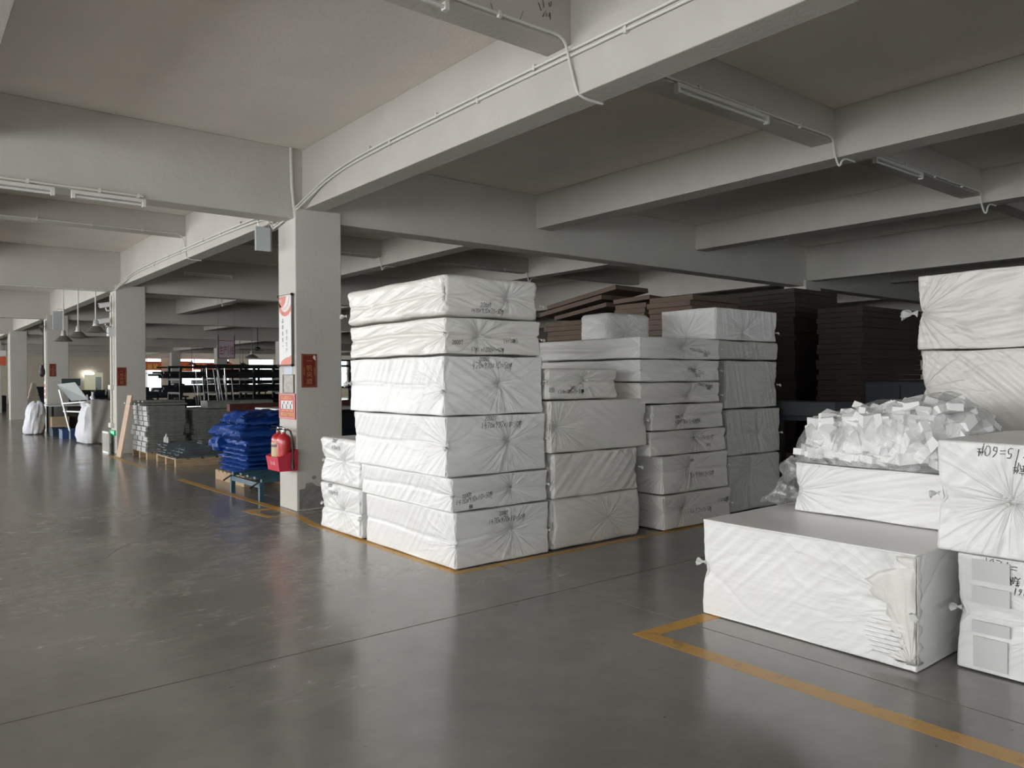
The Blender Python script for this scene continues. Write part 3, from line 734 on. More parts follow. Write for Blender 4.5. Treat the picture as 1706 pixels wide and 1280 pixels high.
# second stack to the right
GS = 'bundles of the second stack'
bundle('bottom bundle of the second stack, rounded right end, right of the corner stack',
       (4.440, 5.600, 4.975, 6.44, .003, .448), FILM_WARM, GS, seed=9, res=.018, stars=[(4.45, 4.975, .22, .005, .35, 12)], waist=None, fold=.004, fold_dir=(.5, .45), r=.05, bulge=.02)
bundle('second bundle from the floor in the second stack, diagonal creases',
       (4.440, 5.550, 4.965, 6.44, .451, .850), FILM_WARM, GS, seed=10, res=.018, stars=[(5.55, 4.965, .65, .005, .5, 14)], waist=None, fold=.006, fold_dir=(.5, -.75), r=.03, knots=[((5.55, 4.96, .66), (1, -.6, 0), .04)])
bundle('large glossy bundle jutting right in the second stack, third from the floor',
       (4.392, 5.655, 4.945, 6.44, .853, 1.312), FILM_WARM, GS, seed=11, res=.018, stars=[(4.50, 4.945, 1.08, .005, .3, 12), (5.66, 4.945, 1.1, .004, .4, 14)], waist=None, fold=.003, fold_dir=(.5, .5), r=.025, knots=[((5.655, 4.95, 1.10), (1, -.5, 0), .02)])
bundle('top bundle of the second stack, loose film gathered over long handwriting',
       (4.368, 5.300, 4.960, 6.44, 1.315, 1.595), FILM_WARM, GS, seed=12, res=.018, stars=[(4.86, 4.96, 1.49, .009, .5, 18), (5.29, 4.96, 1.45, .007, .3, 12)], waist=.55, waist_amp=.018, fold=.004, fold_dir=(.5, -.4), r=.045,
       knots=[((4.86, 4.97, 1.49), (0, -1, .2), .03), ((4.37, 4.96, 1.49), (-1, -1, 0), .02)], writing=[('850', (4.40, 4.96, 1.385), FU, FV, FN, .035), ('1710x1080x15=20件', (4.50, 4.96, 1.372), FU, FV, FN, .032), ('2001', (4.66, 4.96, 1.405), FU, FV, FN, .03), ('更底', (4.80, 4.96, 1.375), FU, FV, FN, .032)])
# third stack, seven layers
GT = 'bundles of the third stack'
L3 = [((5.86, 6.965, .003, .348), FILM_WARM, 'bottom bundle of the third stack, glossy film with two pen notes', .5, [('(16=60件)', (6.72, .20), .04), ('1170x970x10=50件', (6.22, .13), .045)]),
      ((5.85, 6.930, .351, .738), FILM_WARM, 'tall second bundle from the floor in the third stack', .6, [('1170x970x15=50件', (6.22, .49), .05), ('2000', (6.30, .655), .025)]),
      ((5.665, 6.885, .741, .982), FILM_WARM, 'thin third bundle from the floor in the third stack', .6, [('97x52x10x50', (6.40, .865), .04), ('2000', (6.55, .80), .03)]),
      ((5.70, 6.865, .985, 1.245), FILM_WARM, 'fourth bundle from the floor in the third stack, waist crease above writing', .52, [('2000', (6.08, 1.10), .028), ('970x970x15=40件更底', (6.06, 1.045), .04)]),
      ((5.525, 6.795, 1.248, 1.464), FILM_WARM, 'fifth bundle from the floor in the third stack, note at upper right', .35, [('970x2170x1400', (6.42, 1.425), .03), ('2000', (6.56, 1.385), .028)]),
      ((5.530, 6.800, 1.467, 1.686), FILM, 'sixth bundle from the floor in the third stack, slanted note', .5, [('1970x1470x2', (6.26, 1.565), .04), ('2000', (6.39, 1.515), .032)]),
      ((5.520, 6.790, 1.689, 1.905), FILM, 'topmost thin bundle of the third stack', .5, [('970x1470x10x10', (6.30, 1.775), .036), ('2000', (6.50, 1.725), .028)])]
for i, (d, mt, lab, wa, wr) in enumerate(L3):
    x0, x1, z0, z1 = d; yy = 4.93 + .006 * (i % 2); zc = z0 + wa * (z1 - z0)
    bundle(lab, (x0, x1, yy, 6.42, z0, z1), mt, GT, seed=20 + i, res=.018, stars=[(6.22 + .1 * (i % 3), yy, zc + .01, .006, .4, 20), (x0, yy, zc, .006, .35, 14)], waist=wa, waist_amp=.012, fold=.0045, fold_dir=(.1, .2 + .2 * (i % 3)), r=.025,
           knots=[((x0 + .005, yy, zc), (-1, -.6, 0), .025), ((x1, yy, zc), (1, -.6, 0), .025)],
           writing=[(b, (ox, yy, oz), (1, 0, -.1 if i in (5, 6, 4) else 0), FV, FN, s) for b, (ox, oz), s in wr])
bundle('small white bundle lying far back on top of the third stack',
       (6.12, 6.82, 5.90, 6.41, 1.908, 2.235), FILM_B, None, seed=30, res=.02, stars=[(6.40, 5.9, 2.0, .008, .4, 18)], waist=None, fold=.005, r=.07)
# fourth stack, stretch film
GF = 'glossy stretch-wrapped bundles of the fourth stack'
bundle('bottom stretch-wrapped bundle of the fourth stack, behind the third stack', (7.14, 8.19, 5.10, 6.43, .003, .635), FILM_GREY, GF, seed=40, res=.02, stars=[(7.6, 5.1, .5, .006, .6, 18)], fold=.006, fold_dir=(.4, .9), r=.04)
bundle('second bundle of the fourth stack, vertical glossy folds', (7.10, 8.17, 5.085, 6.43, .638, 1.155), FILM_GREY, GF, seed=41, res=.02, stars=[(7.75, 5.085, .86, .007, .45, 18)], waist=.45, waist_amp=.01, fold=.006, fold_dir=(.4, 1.3), r=.03, knots=[((8.16, 5.09, .86), (1, -.3, 0), .03)])
bundle('third bundle of the fourth stack, bright streaks on its right', (7.07, 8.10, 5.08, 6.43, 1.158, 1.700), FILM_GREY, GF, seed=42, res=.02, stars=[(8.10, 5.08, 1.42, .008, .5, 20)], fold=.006, fold_dir=(.4, 1.3), r=.03, knots=[((8.09, 5.08, 1.42), (1, -.3, 0), .04)])
bundle('large top bundle of the fourth stack, bright star-pleated left side', (6.84, 8.02, 5.04, 5.80, 1.912, 2.262), FILM, GF, seed=43, res=.014, stars=[(6.84, 5.46, 1.95, .008, .6, 30), (7.4, 5.04, 2.0, .006, .4, 20), (8.02, 5.04, 2.02, .006, .3, 12)], fold=.003, fold_dir=(1.3, 1.45), r=.02, knots=[((8.02, 5.05, 2.02), (1, -.3, 0), .035)])
bundle('flat bundle just below the top one of the fourth stack', (6.87, 8.05, 5.05, 5.9, 1.703, 1.909), FILM_GREY, GF, seed=44, res=.02, fold=.005, fold_dir=(.4, 1.3), r=.03)
# front right group
bundle('large low bundle on the floor in front, torn film at its right corner',
       (4.020, 5.420, 1.745, 3.075, .003, .603), FILM, None, seed=50, res=.0125, stars=[(4.03, 1.76, .30, .007, .62, 30), (4.03, 3.06, .28, .005, .5, 14), (4.03, 1.9, .5, .006, .3, 14)], fold=.0022, fold_dir=(.75, .5), r=.012, waist=None,
       knots=[((4.022, 1.755, .30), (-1, -.2, 0), .05), ((4.03, 3.07, .33), (-.5, 1, .1), .05)])
bundle('flat white bundle lying on the big low one, under the bag of offcuts',
       (4.735, 5.70, 1.755, 2.868, .606, .932), FILM, None, seed=51, res=.0135, stars=[(4.74, 2.86, .74, .005, .7, 24)], fold=.0045, fold_dir=(.28, .3), r=.016, waist=.5, waist_amp=.008)
bundle('lower right bundle with grey printed panels and upside-down writing',
       (4.280, 5.25, .30, 1.668, .003, .598), FILM_B, None, seed=52, res=.0135, stars=[(4.28, 1.15, .30, .008, .6, 26), (4.28, 1.66, .30, .006, .3, 12)], fold=.0025, fold_dir=(.7, .5), r=.012, waist=.5, waist_amp=.006,
       knots=[((4.285, 1.66, .315), (-.5, 1, .1), .045)], writing=[('=120件', (4.28, 1.385, .585), (0, 1, 0), (0, 0, -1), LN, .05), ('美底更件', (4.28, 1.375, .515), (0, 1, 0), (0, 0, -1), LN, .04), ('161', (4.28, 1.35, .46), (0, 1, 0), (0, 0, -1), LN, .035)])
bundle('upper right bundle with pleats meeting at a knot and upside-down writing',
       (4.200, 5.30, .25, 1.737, .609, 1.180), FILM_B, None, seed=53, res=.0125, stars=[(4.2, 1.395, .89, .008, .7, 34), (4.2, 1.73, .9, .005, .3, 12)], fold=.003, fold_dir=(.9, .5), r=.02, waist=.5, waist_amp=.007,
       knots=[((4.215, 1.395, .885), (-1, .5, -.1), .03), ((4.21, 1.735, .9), (-.4, 1, 0), .04)], writing=[('99.5x15=60件', (4.2, 1.18, 1.145), (0, 1, .05), (0, 0, -1), LN, .05), ('2 更底件', (4.2, 1.26, 1.075), (0, 1, .05), (0, 0, -1), LN, .042)])
GB = 'tall pale bundles behind the bag of offcuts'
bundle('upper pale bundle at the right edge, tied knot at its left end', (6.0, 7.0, 1.05, 2.615, 1.700, 2.262), FILM_WARM, GB, seed=54, res=.0135, stars=[(6.0, 2.60, 1.98, .010, .8, 34), (6.0, 1.9, 2.0, .003, .3, 6)], fold=.006, fold_dir=(.15, .3), r=.02, knots=[((6.0, 2.62, 1.98), (-.5, 1, .1), .09)])
bundle('lower pale bundle at the right edge with diagonal creases', (6.0, 7.0, 1.05, 2.585, 1.095, 1.697), FILM_WARM, GB, seed=55, res=.0135, stars=[(6.0, 2.57, 1.42, .006, .6, 22)], fold=.008, fold_dir=(-.75, .3), r=.02)

# torn film flap and thin sheet edges on the large front bundle
t = thing('torn_film', (4.0, 1.77, .05), 'torn flap of white film hanging at the corner of the low front bundle', 'film')
def wavy_strip(pts, name, material, parent, th=0.002, n=None, mid=2):
    """pts: list of (left point, right point) pairs down the strip"""
    vs = []; fs = []; g = random.Random(3)
    for (a, b) in pts:
        a = Vector(a); b = Vector(b)
        for i in range(mid + 1): 
            p = a.lerp(b, i / mid); vs.append(p + Vector((g.uniform(-.006, .0), g.uniform(-.003, .003), g.uniform(-.004, .004))))
    w = mid + 1
    for r in range(len(pts) - 1):
        for i in range(mid): a = r * w + i; fs.append((a, a + 1, a + 1 + w, a + w))
    o = MB().add(vs, fs).build(name, material, parent, smooth=True, fix=False)
    s_ = o.modifiers.new('t', 'SOLIDIFY'); s_.thickness = th; s_.offset = 0
    return o
fl = []
for i in range(22):
    z = .585 - i * .026; jag = .035 * math.sin(i * 2.3) + .03 * math.sin(i * 5.1)
    inner = 1.775 + (.13 if 3 < i < 15 else .07) + jag + (.10 if i in (5, 6, 7, 8) else 0)
    fl.append(((4.014, inner, z), (4.010, 1.748, z)))
wavy_strip(fl, 'flap', FILM_WARM, t, mid=5)
fl = []
for i in range(22):
    z = .60 - i * .0265; fl.append(((4.012, 1.742, z), (4.05 + .03 * math.sin(i * 1.9) + .02 * math.sin(i * 4.3), 1.741, z)))
wavy_strip(fl, 'side_flap', FILM_WARM, t, mid=3)
vs = MB()
for i in range(8): vs.box(4.006, 4.016, 1.80 + .01 * (i % 3), 2.02 - .012 * abs(i - 4), .055 + i * .024, .067 + i * .024)
vs.build('exposed_sheet_edges', FILM, t)
# grey printed panels seen through the film of the lower right bundle
t = thing('panel_print', (4.27, 1.5, .03), 'pale grey rectangular panels showing through the lower right bundle film', 'panel')
PAN = mat('pale_grey_panel', (0.60, 0.60, 0.60), 0.5)
for y0, y1, z0, z1 in ((1.42, 1.59, .47, .575), (1.42, 1.59, .355, .44), (1.42, 1.59, .205, .265), (1.43, 1.585, .03, .185)):
    box(4.2785, 4.2815, y0, y1, z0, z1).build('panel', PAN, t)

# clear bag full of foam offcuts
t = thing('offcut_bag', (5.2, 2.4, .935), 'clear plastic bag stuffed with white foam offcuts on the flat bundle', 'bag')
BX = Vector((5.14, 2.37, .938))
def bag_surface(u, w, grow=0.0):
    """u: around, w: along Y from -1..1 (right to left in the photograph) -> point of the bag's skin"""
    prof = (max(0.0, 1 - abs(w) ** 5)) ** .5
    top = float(np.interp(w, (-1, -.8, -.5, .2, .75, 1), (.30, .40, .445, .37, .29, .20)))
    c, s_ = math.cos(u), math.sin(u)
    x = (.40 + grow) * prof * (abs(c) ** .6) * (1 if c > 0 else -1)
    z = (top + grow) * prof ** .7 * (abs(s_) ** .7) if s_ > 0 else 0.0
    k = .012 * math.sin(9 * w + 4 * u) + .010 * math.sin(17 * w - 7 * u)
    return BX + Vector((x * (1 + k), w * (.60 + grow), max(0.0, z * (1 + 2 * k))))
vs = []; fs = []; NU, NW = 40, 46
for j in range(NW + 1):
    w = -1 + 2 * j / NW
    for i in range(NU): vs.append(bag_surface(2 * PI * i / NU, w * .999, .02))
for j in range(NW):
    for i in range(NU): a = j * NU + i; b = j * NU + (i + 1) % NU; fs.append((a, b, b + NU, a + NU))
MB().add(vs, fs).build('clear_film', CLEAR, t, smooth=True)
OFF = mat('foam_offcut', (0.86, 0.86, 0.86), 0.7)
g = random.Random(5); cut_meshes = []
for (a, b, c) in ((.115, .05, .022), (.09, .06, .03), (.13, .04, .02), (.08, .055, .018), (.10, .045, .035)):
    me = bpy.data.meshes.new('foam_offcut'); mb = MB().box(-a, a, -b, b, -c / 1.0, c / 1.0); me.from_pydata(mb.v, [], mb.f); me.materials.append(OFF); cut_meshes.append(me)
cnt = 0
while cnt < 240:
    w = g.uniform(-.84, .76); u = g.uniform(0.05, PI - .05) if g.random() < .5 else g.uniform(PI * .55, PI * .99); rr = g.uniform(.70, .93)
    p = bag_surface(u, w); p = BX + (p - BX) * rr; p.y = BX.y + (p.y - BX.y) / rr * .95
    if p.z < .975: p.z = g.uniform(.975, 1.02)
    o = bpy.data.objects.new('foam_offcut', g.choice(cut_meshes)); o.parent = t; o.location = p - t.location
    sc_ = g.uniform(.75, 1.15); o.scale = (sc_, sc_, sc_); low = p.z < 1.02
    rx = g.uniform(-.6, .6) * (.25 if low else 1); ry = g.uniform(-.6, .6) * (.25 if low else 1) + (PI / 2 * .8 if math.cos(u) < -.6 and not low else 0)
    o.rotation_euler = (rx, ry, g.uniform(0, PI)); need = .945 + .14 * sc_ * (abs(sin(rx)) * .5 + abs(sin(ry))) + .02
    p.z = max(p.z, need); o.location = p - t.location
    COL.objects.link(o); cnt += 1
# tied mouth and dangling tail of clear film on the left
t2 = thing('clear_film_sheet', (4.85, 3.02, .607), 'crumpled clear film hanging at the left end of the flat bundle', 'film')
g = random.Random(9); vs = []; fs = []
N1, N2 = 26, 18
for i in range(N1 + 1):
    a = i / N1; z = .612 + .34 * (1 - a) ** 1.1; wid = .10 + .10 * a + .03 * math.sin(a * 9)
    for j in range(N2 + 1):
        b = j / N2 * 2 * PI
        rr = wid * (1 + .16 * math.sin(3 * b + a * 8) + .09 * math.sin(7 * b - a * 5))
        vs.append((4.93 + .05 * a + rr * .55 * math.cos(b) - .02, 2.90 + .16 * a + .02 + rr * .62 * math.sin(b) + .015 * math.sin(a * 14), z + .012 * math.sin(5 * b)))
for i in range(N1):
    for j in range(N2): a = i * (N2 + 1) + j; fs.append((a, a + 1, a + N2 + 2, a + N2 + 1))
MB().add(vs, fs).build('crumpled_film', CLEAR, t2, smooth=True, fix=False)

# ---------------------------------------------------------------- brown board stacks (board by board)
_T = ['', 'first', 'second', 'third', 'fourth', 'fifth', 'sixth', 'seventh', 'eighth', 'ninth', 'tenth', 'eleventh', 'twelfth', 'thirteenth', 'fourteenth', 'fifteenth', 'sixteenth', 'seventeenth', 'eighteenth', 'nineteenth']
ORD = _T + ['twentieth'] + ['twenty-' + a for a in _T[1:10]] + ['thirtieth'] + ['thirty-' + a for a in _T[1:10]]
def board_stack(cx, cy, w, d, n, th, material, group, labf, z0=0.14, jit=.02, rz=0.0, rnd=None, mess=0):
    """n flat boards on a pallet; every board its own thing"""
    g = rnd or random.Random(int(cx * 100)); me = bpy.data.meshes.new('fibreboard')
    mb = MB().box(-w / 2, w / 2, -d / 2, d / 2, 0, th - .004, bev=.003); me.from_pydata(mb.v, [], mb.f); me.materials.append(material)
    for k in range(n):
        o = bpy.data.objects.new('fibreboard', me); COL.objects.link(o)
        tilt = (g.uniform(-.004, .004), 0) if k < n - mess else (g.uniform(-.03, .03), g.uniform(-.03, .03))
        o.location = (cx + g.uniform(-jit, jit), cy + g.uniform(-jit, jit), z0 + k * th); o.rotation_euler = (0, 0, rz + g.uniform(-.012, .012))
        tag(o, labf.replace('board of the', 'board, %s the' % ('topmost of' if k == n - 1 else 'lowest of' if k == 0 else ORD[n - k] + ' from top of')), 'board', group)
def pallet(name, x0, x1, y0, y1, label, group='wooden pallets', material=PALLET, h=.14, along='x'):
    t = thing(name, ((x0 + x1) / 2, (y0 + y1) / 2, 0), label, 'pallet', group)
    n = 7
    for i in range(n):
        if along == 'x':
            w = (y1 - y0) / (n + (n - 1) * .35); a = y0 + i * w * 1.35; box(x0, x1, a, a + w, h - .02, h).build('top_slat', material, t)
        else:
            w = (x1 - x0) / (n + (n - 1) * .35); a = x0 + i * w * 1.35; box(a, a + w, y0, y1, h - .02, h).build('top_slat', material, t)
    for i in range(3):
        if along == 'x': a = x0 + (x1 - x0 - .09) * i / 2; box(a, a + .09, y0, y1, 0.0, h - .021).build('runner', material, t)
        else: a = y0 + (y1 - y0 - .09) * i / 2; box(x0, x1, a, a + .09, 0.0, h - .021).build('runner', material, t)
    return t
ST = [  # cx, cy, w(x), d(y), boards, thickness, material, text
    (9.80, 9.75, 1.0, 1.5, 28, .085, BROWN, 'brown board of the messy leftmost brown stack'),
    (9.82, 8.55, 1.0, .66, 31, .083, BROWN, 'brown board of the brown stack behind the small white bundle'),
    (9.93, 7.72, 1.22, .84, 31, .0845, BROWN, 'brown board of the brown stack left of the big white top bundle'),
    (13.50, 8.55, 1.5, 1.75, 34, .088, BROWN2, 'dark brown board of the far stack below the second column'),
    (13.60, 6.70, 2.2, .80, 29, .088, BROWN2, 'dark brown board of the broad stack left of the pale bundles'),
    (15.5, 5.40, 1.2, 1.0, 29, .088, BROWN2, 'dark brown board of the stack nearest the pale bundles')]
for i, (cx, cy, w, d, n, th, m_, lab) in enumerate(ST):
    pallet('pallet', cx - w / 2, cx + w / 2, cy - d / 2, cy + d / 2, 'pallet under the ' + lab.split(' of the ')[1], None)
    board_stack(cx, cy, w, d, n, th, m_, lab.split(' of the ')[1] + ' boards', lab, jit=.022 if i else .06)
def loose(label, c, w, d, th, rot, m_=BROWN):
    o = MB().box(-w / 2, w / 2, -d / 2, d / 2, -th / 2, th / 2, bev=.003).build('fibreboard', m_); o.location = c; o.rotation_euler = rot
    tag(o, label, 'board', 'loose slanting boards'); return o
loose('topmost slanting brown board, highest of the loose brown boards', (9.75, 9.70, 2.905), 1.0, 1.5, .075, (-.17, -.02, .16))
loose('slanting brown board just under the highest one', (9.72, 9.85, 2.765), 1.05, 1.5, .075, (-.14, -.01, .05))
loose('brown board leaning left over the leftmost brown stack', (9.78, 9.62, 2.665), 1.0, 1.45, .07, (-.09, -.01, -.10))
loose('upper askew brown board on the second brown stack', (9.80, 8.56, 2.765), 1.0, .7, .07, (-.05, .02, .14))
# dark cabinets in the unlit bay
def dark_cabinet(name, x0, x1, y0, y1, h, label):
    t = thing(name, ((x0 + x1) / 2, (y0 + y1) / 2, 0), label, 'cabinet')
    box(x0, x1, y0, y1, .06, h, bev=.006).build('body', NAVY, t)
    n = 3
    for i in range(n):
        a = y0 + .02 + (y1 - y0 - .04) * i / n
        dd = box(x0 - .018, x0 - .001, a + .006, a + (y1 - y0 - .04) / n - .006, .10, h - .05).build('door', NAVY, t)
        box(x0 - .03, x0 - .018, a + .03, a + .045, h * .5, h * .5 + .12).build('handle', DARKSTEEL, dd)
    for xx in (x0 + .03, x1 - .08):
        for yy in (y0 + .03, y1 - .08): box(xx, xx + .05, yy, yy + .05, 0, .06).build('leg', NAVY, t)
dark_cabinet('steel_cabinet', 9.2, 9.8, 3.35, 4.6, 1.45, 'dark navy steel cabinet in the unlit bay left of the pale bundles')
dark_cabinet('steel_cabinet', 6.02, 7.0, 1.1, 2.56, 1.09, 'dark navy cabinet under the two pale bundles at the right edge')
t = thing('work_table', (8.4, 4.9, 0), 'low dark steel table behind the fourth stack', 'table')
box(8.25, 9.0, 4.35, 5.6, 1.00, 1.05).build('tabletop', NAVY, t)
for xx in (8.28, 8.93):
    for yy in (4.38, 5.53): box(xx, xx + .05, yy, yy + .05, 0, 1.0).build('leg', DARKSTEEL, t)
t = thing('steel_box', (8.5, 4.95, 1.05), 'long grey-blue steel box lying on the low dark table', 'box')
box(8.3, 8.8, 4.5, 5.5, 1.052, 1.20, bev=.006).build('body', mat('dull_blue_grey_paint', (.05, .06, .065), .5), t)
box(8.29, 8.81, 4.49, 5.51, 1.19, 1.215).build('lid', mat('dull_blue_grey_paint', (.05, .06, .065), .5), t)

# ---------------------------------------------------------------- near column: banner, notices, extinguishers, conduits
def frame_y(mb, x, y0, y1, z0, z1, w, d=.012):
    mb.box(x - d, x, y0, y1, z1 - w, z1); mb.box(x - d, x, y0, y1, z0, z0 + w); mb.box(x - d, x, y0, y0 + w, z0 + w, z1 - w); mb.box(x - d, x, y1 - w, y1, z0 + w, z1 - w); return mb
t = thing('wall_banner', (3.57, 8.61, 1.67), 'tall narrow white wall banner with coral corners on the near column', 'banner')
box(3.565, 3.572, 8.425, 8.795, 1.675, 2.475).build('sheet', WHITEPAPER, t)
for z in (1.67, 2.48): tube([(3.562, 8.42, z), (3.562, 8.80, z)], .010, 8).build('rail', CHROME, t)
for z in (1.67, 2.48):
    for y in (8.415, 8.805): tube([(3.562, y - .008, z), (3.562, y + .008, z)], .017, 10).build('end_cap', BLACK, t)
bar((3.558, 8.418, 1.68), (3.558, 8.418, 2.47), .012, .008).build('side_rail', GREYINK, t)
def poly_x(pts, x, name, m_, parent, th=.0015):
    return MB().prism(pts, 'x', x - th, x).build(name, m_, parent)
def arc_band(cy, cz, r0, r1, a0, a1, x, m_, parent, name='swoosh', ymin=8.43, ymax=8.79, zmax=2.468):
    pts = []
    for i in range(13): a = a0 + (a1 - a0) * i / 12; pts.append((cy + r1 * math.cos(a), cz + r1 * math.sin(a)))
    for i in range(13): a = a1 - (a1 - a0) * i / 12; pts.append((cy + r0 * math.cos(a), cz + r0 * math.sin(a)))
    pts = [(min(ymax, max(ymin, y)), min(zmax, z)) for y, z in pts]
    return poly_x(pts, x, name, m_, parent)
# y grows to the left in the photograph
arc_band(8.72, 2.475, 0.0, .125, -PI, 0, 3.5645, CORAL, t)
arc_band(8.66, 2.50, .155, .185, -PI * .93, -.12, 3.5645, PALECORAL, t)
arc_band(8.61, 2.49, .20, .25, -PI * .80, -.10, 3.5645, CORAL, t)
poly_x([(8.43, 1.79), (8.43, 1.68), (8.765, 1.68), (8.72, 1.725), (8.62, 1.755), (8.5, 1.77)], 3.5645, 'swoosh', CORAL, t)
for i, ch in enumerate('产品质量第一'): text_obj('lettering', ch, (3.5640, 8.715, 2.245 - i * .074), (0, -1, 0), (0, 0, 1), .055, GREYINK, t, sx=1.0)
for i, ch in enumerate('安全生产'): text_obj('lettering', ch, (3.5640, 8.60, 2.04 - i * .072), (0, -1, 0), (0, 0, 1), .055, GREYINK, t)
text_obj('lettering', '福安', (3.5625, 8.78, 2.41), (0, -1, 0), (0, 0, 1), .038, WHITEPAPER, t)

t = thing('paper_slip', (3.585, 8.6, 1.56), 'small pale blue paper slip taped under the wall banner', 'paper')
box(3.586, 3.589, 8.47, 8.71, 1.55, 1.65).build('sheet', mat('pale_blue_paper', (.55, .58, .68), .6), t)
t = thing('notice_holder', (3.58, 8.58, 1.35), 'faded beige document holder between banner and red notice', 'notice')
box(3.578, 3.589, 8.42, 8.72, 1.355, 1.56).build('sheet', GLASSBOX, t)
frame_y(MB(), 3.589, 8.415, 8.725, 1.35, 1.565, .008, .016).build('frame', GREYINK, t)
t = thing('fire_notice', (3.58, 8.6, 1.05), 'red square fire notice with yellow lettering and three small pictures', 'notice')
box(3.580, 3.589, 8.385, 8.855, 1.05, 1.345).build('panel', NOTICE, t)
frame_y(MB(), 3.581, 8.40, 8.84, 1.06, 1.335, .004, .002).build('border_line', PALECORAL, t)
text_obj('lettering', '灭火器使用方法', (3.579, 8.775, 1.280), (0, -1, 0), (0, 0, 1), .042, YELLOWINK, t)
text_obj('lettering', '消防器材严禁挪用', (3.579, 8.795, 1.088), (0, -1, 0), (0, 0, 1), .047, YELLOWINK, t)
for i in range(3):
    y1 = 8.78 - i * .115; pc = box(3.5775, 3.580, y1 - .105, y1, 1.165, 1.262).build('picture', WHITEPAPER, t)
    poly_x([(y1 - .03, 1.17), (y1 - .06, 1.17), (y1 - .055, 1.215), (y1 - .03, 1.225)], 3.5772, 'figure', GREYINK, pc)
    poly_x([(y1 - .065, 1.22), (y1 - .09, 1.225), (y1 - .085, 1.255), (y1 - .06, 1.25)], 3.5772, 'figure', GREYINK, pc)
    box(3.5777, 3.580, y1 - .095, y1 - .015, 1.142, 1.149).build('caption_line', YELLOWINK, t)

def fortune_poster(x, y, z0, z1, w, label, chars):
    t = thing('fortune_poster', (x + w / 2, y, z0), label, 'poster', 'red fortune posters on the columns')
    box(x, x + w, y - .006, y, z0, z1).build('sheet', REDPAPER, t)
    f = MB(); e = .010; q = .004
    f.box(x + e, x + w - e, y - .0075, y - .006, z1 - e - q, z1 - e); f.box(x + e, x + w - e, y - .0075, y - .006, z0 + e, z0 + e + q)
    f.box(x + e, x + e + q, y - .0075, y - .006, z0 + e + q, z1 - e - q); f.box(x + w - e - q, x + w - e, y - .0075, y - .006, z0 + e + q, z1 - e - q)
    f.build('gold_border', GOLD, t)
    n = len(chars); st = (z1 - z0 - .07) / n
    for i, ch in enumerate(chars): text_obj('lettering', ch, (x + w / 2, y - .0062, z1 - .045 - st * (i + .80)), (1, 0, 0), (0, 0, 1), st * .92, GOLD, t, align='CENTER')
    for s_ in (x + e * 2.2, x + w - e * 3.6):
        for k in range(8): zz = z0 + (z1 - z0) * (.38 + .03 * k); box(s_, s_ + .016, y - .0072, y - .006, zz, zz + .004).build('gold_dash', GOLD, t)
    return t
t = fortune_poster(3.655, 8.376, 1.415, 1.80, .185, 'red and gold fortune poster on the near column, right of the banner', '一帆风顺')
poly = MB().prism([(3.79, 1.76), (3.805, 1.785), (3.825, 1.77), (3.82, 1.745), (3.83, 1.725), (3.81, 1.735)], 'y', 8.368, 8.3695).build('white_blossom', WHITEPAPER, t)
fortune_poster(3.605, 17.376, 1.40, 1.78, .175, 'small red poster on the second column beside the green exit sign', '一帆风顺')
fortune_poster(3.655, 26.376, 1.64, 2.02, .175, 'small red poster on the third column above the grey easel board', '一帆风顺')

# extinguishers standing in their wall box
t = thing('extinguisher_box', (3.46, 8.60, .47), 'open red enamel fire extinguisher box fixed to the near column', 'box')
# slanted front: deeper at the top
x_w, x_f0, x_f1, ya, yb, za, zb, th = 3.588, 3.375, 3.35, 8.335, 8.675, .475, .665, .006
def slab4(mb, a, b, c, d, th3):
    n_ = Vector(th3); vs_ = [Vector(p) for p in (a, b, c, d)]; return mb.add([*vs_, *[p + n_ for p in vs_]], [(0, 1, 2, 3), (7, 6, 5, 4), (0, 4, 5, 1), (1, 5, 6, 2), (2, 6, 7, 3), (3, 7, 4, 0)])
b_ = MB()
slab4(b_, (x_f0, ya, za), (x_f0, yb, za), (x_f1, yb + .01, zb - .03), (x_f1, ya - .01, zb - .03), (th, 0, 0))
slab4(b_, (x_w, ya, za), (x_f0, ya, za), (x_f1, ya - .01, zb - .03), (x_w, ya - .01, zb + .055), (0, th, 0))
slab4(b_, (x_w, yb, za), (x_f0, yb, za), (x_f1, yb + .01, zb - .03), (x_w, yb + .01, zb + .055), (0, -th, 0))
slab4(b_, (x_w, ya, za), (x_w, yb, za), (x_f0, yb, za), (x_f0, ya, za), (0, 0, th))
b_.box(x_w - th, x_w, ya, yb, za, zb + .05).build('box_shell', REDBOX, t)
text_obj('lettering', '灭火箱', (x_f0 - .0135, 8.565, .545), (0, -1, 0), (-.16, 0, .987), .045, WHITEPAPER, t)
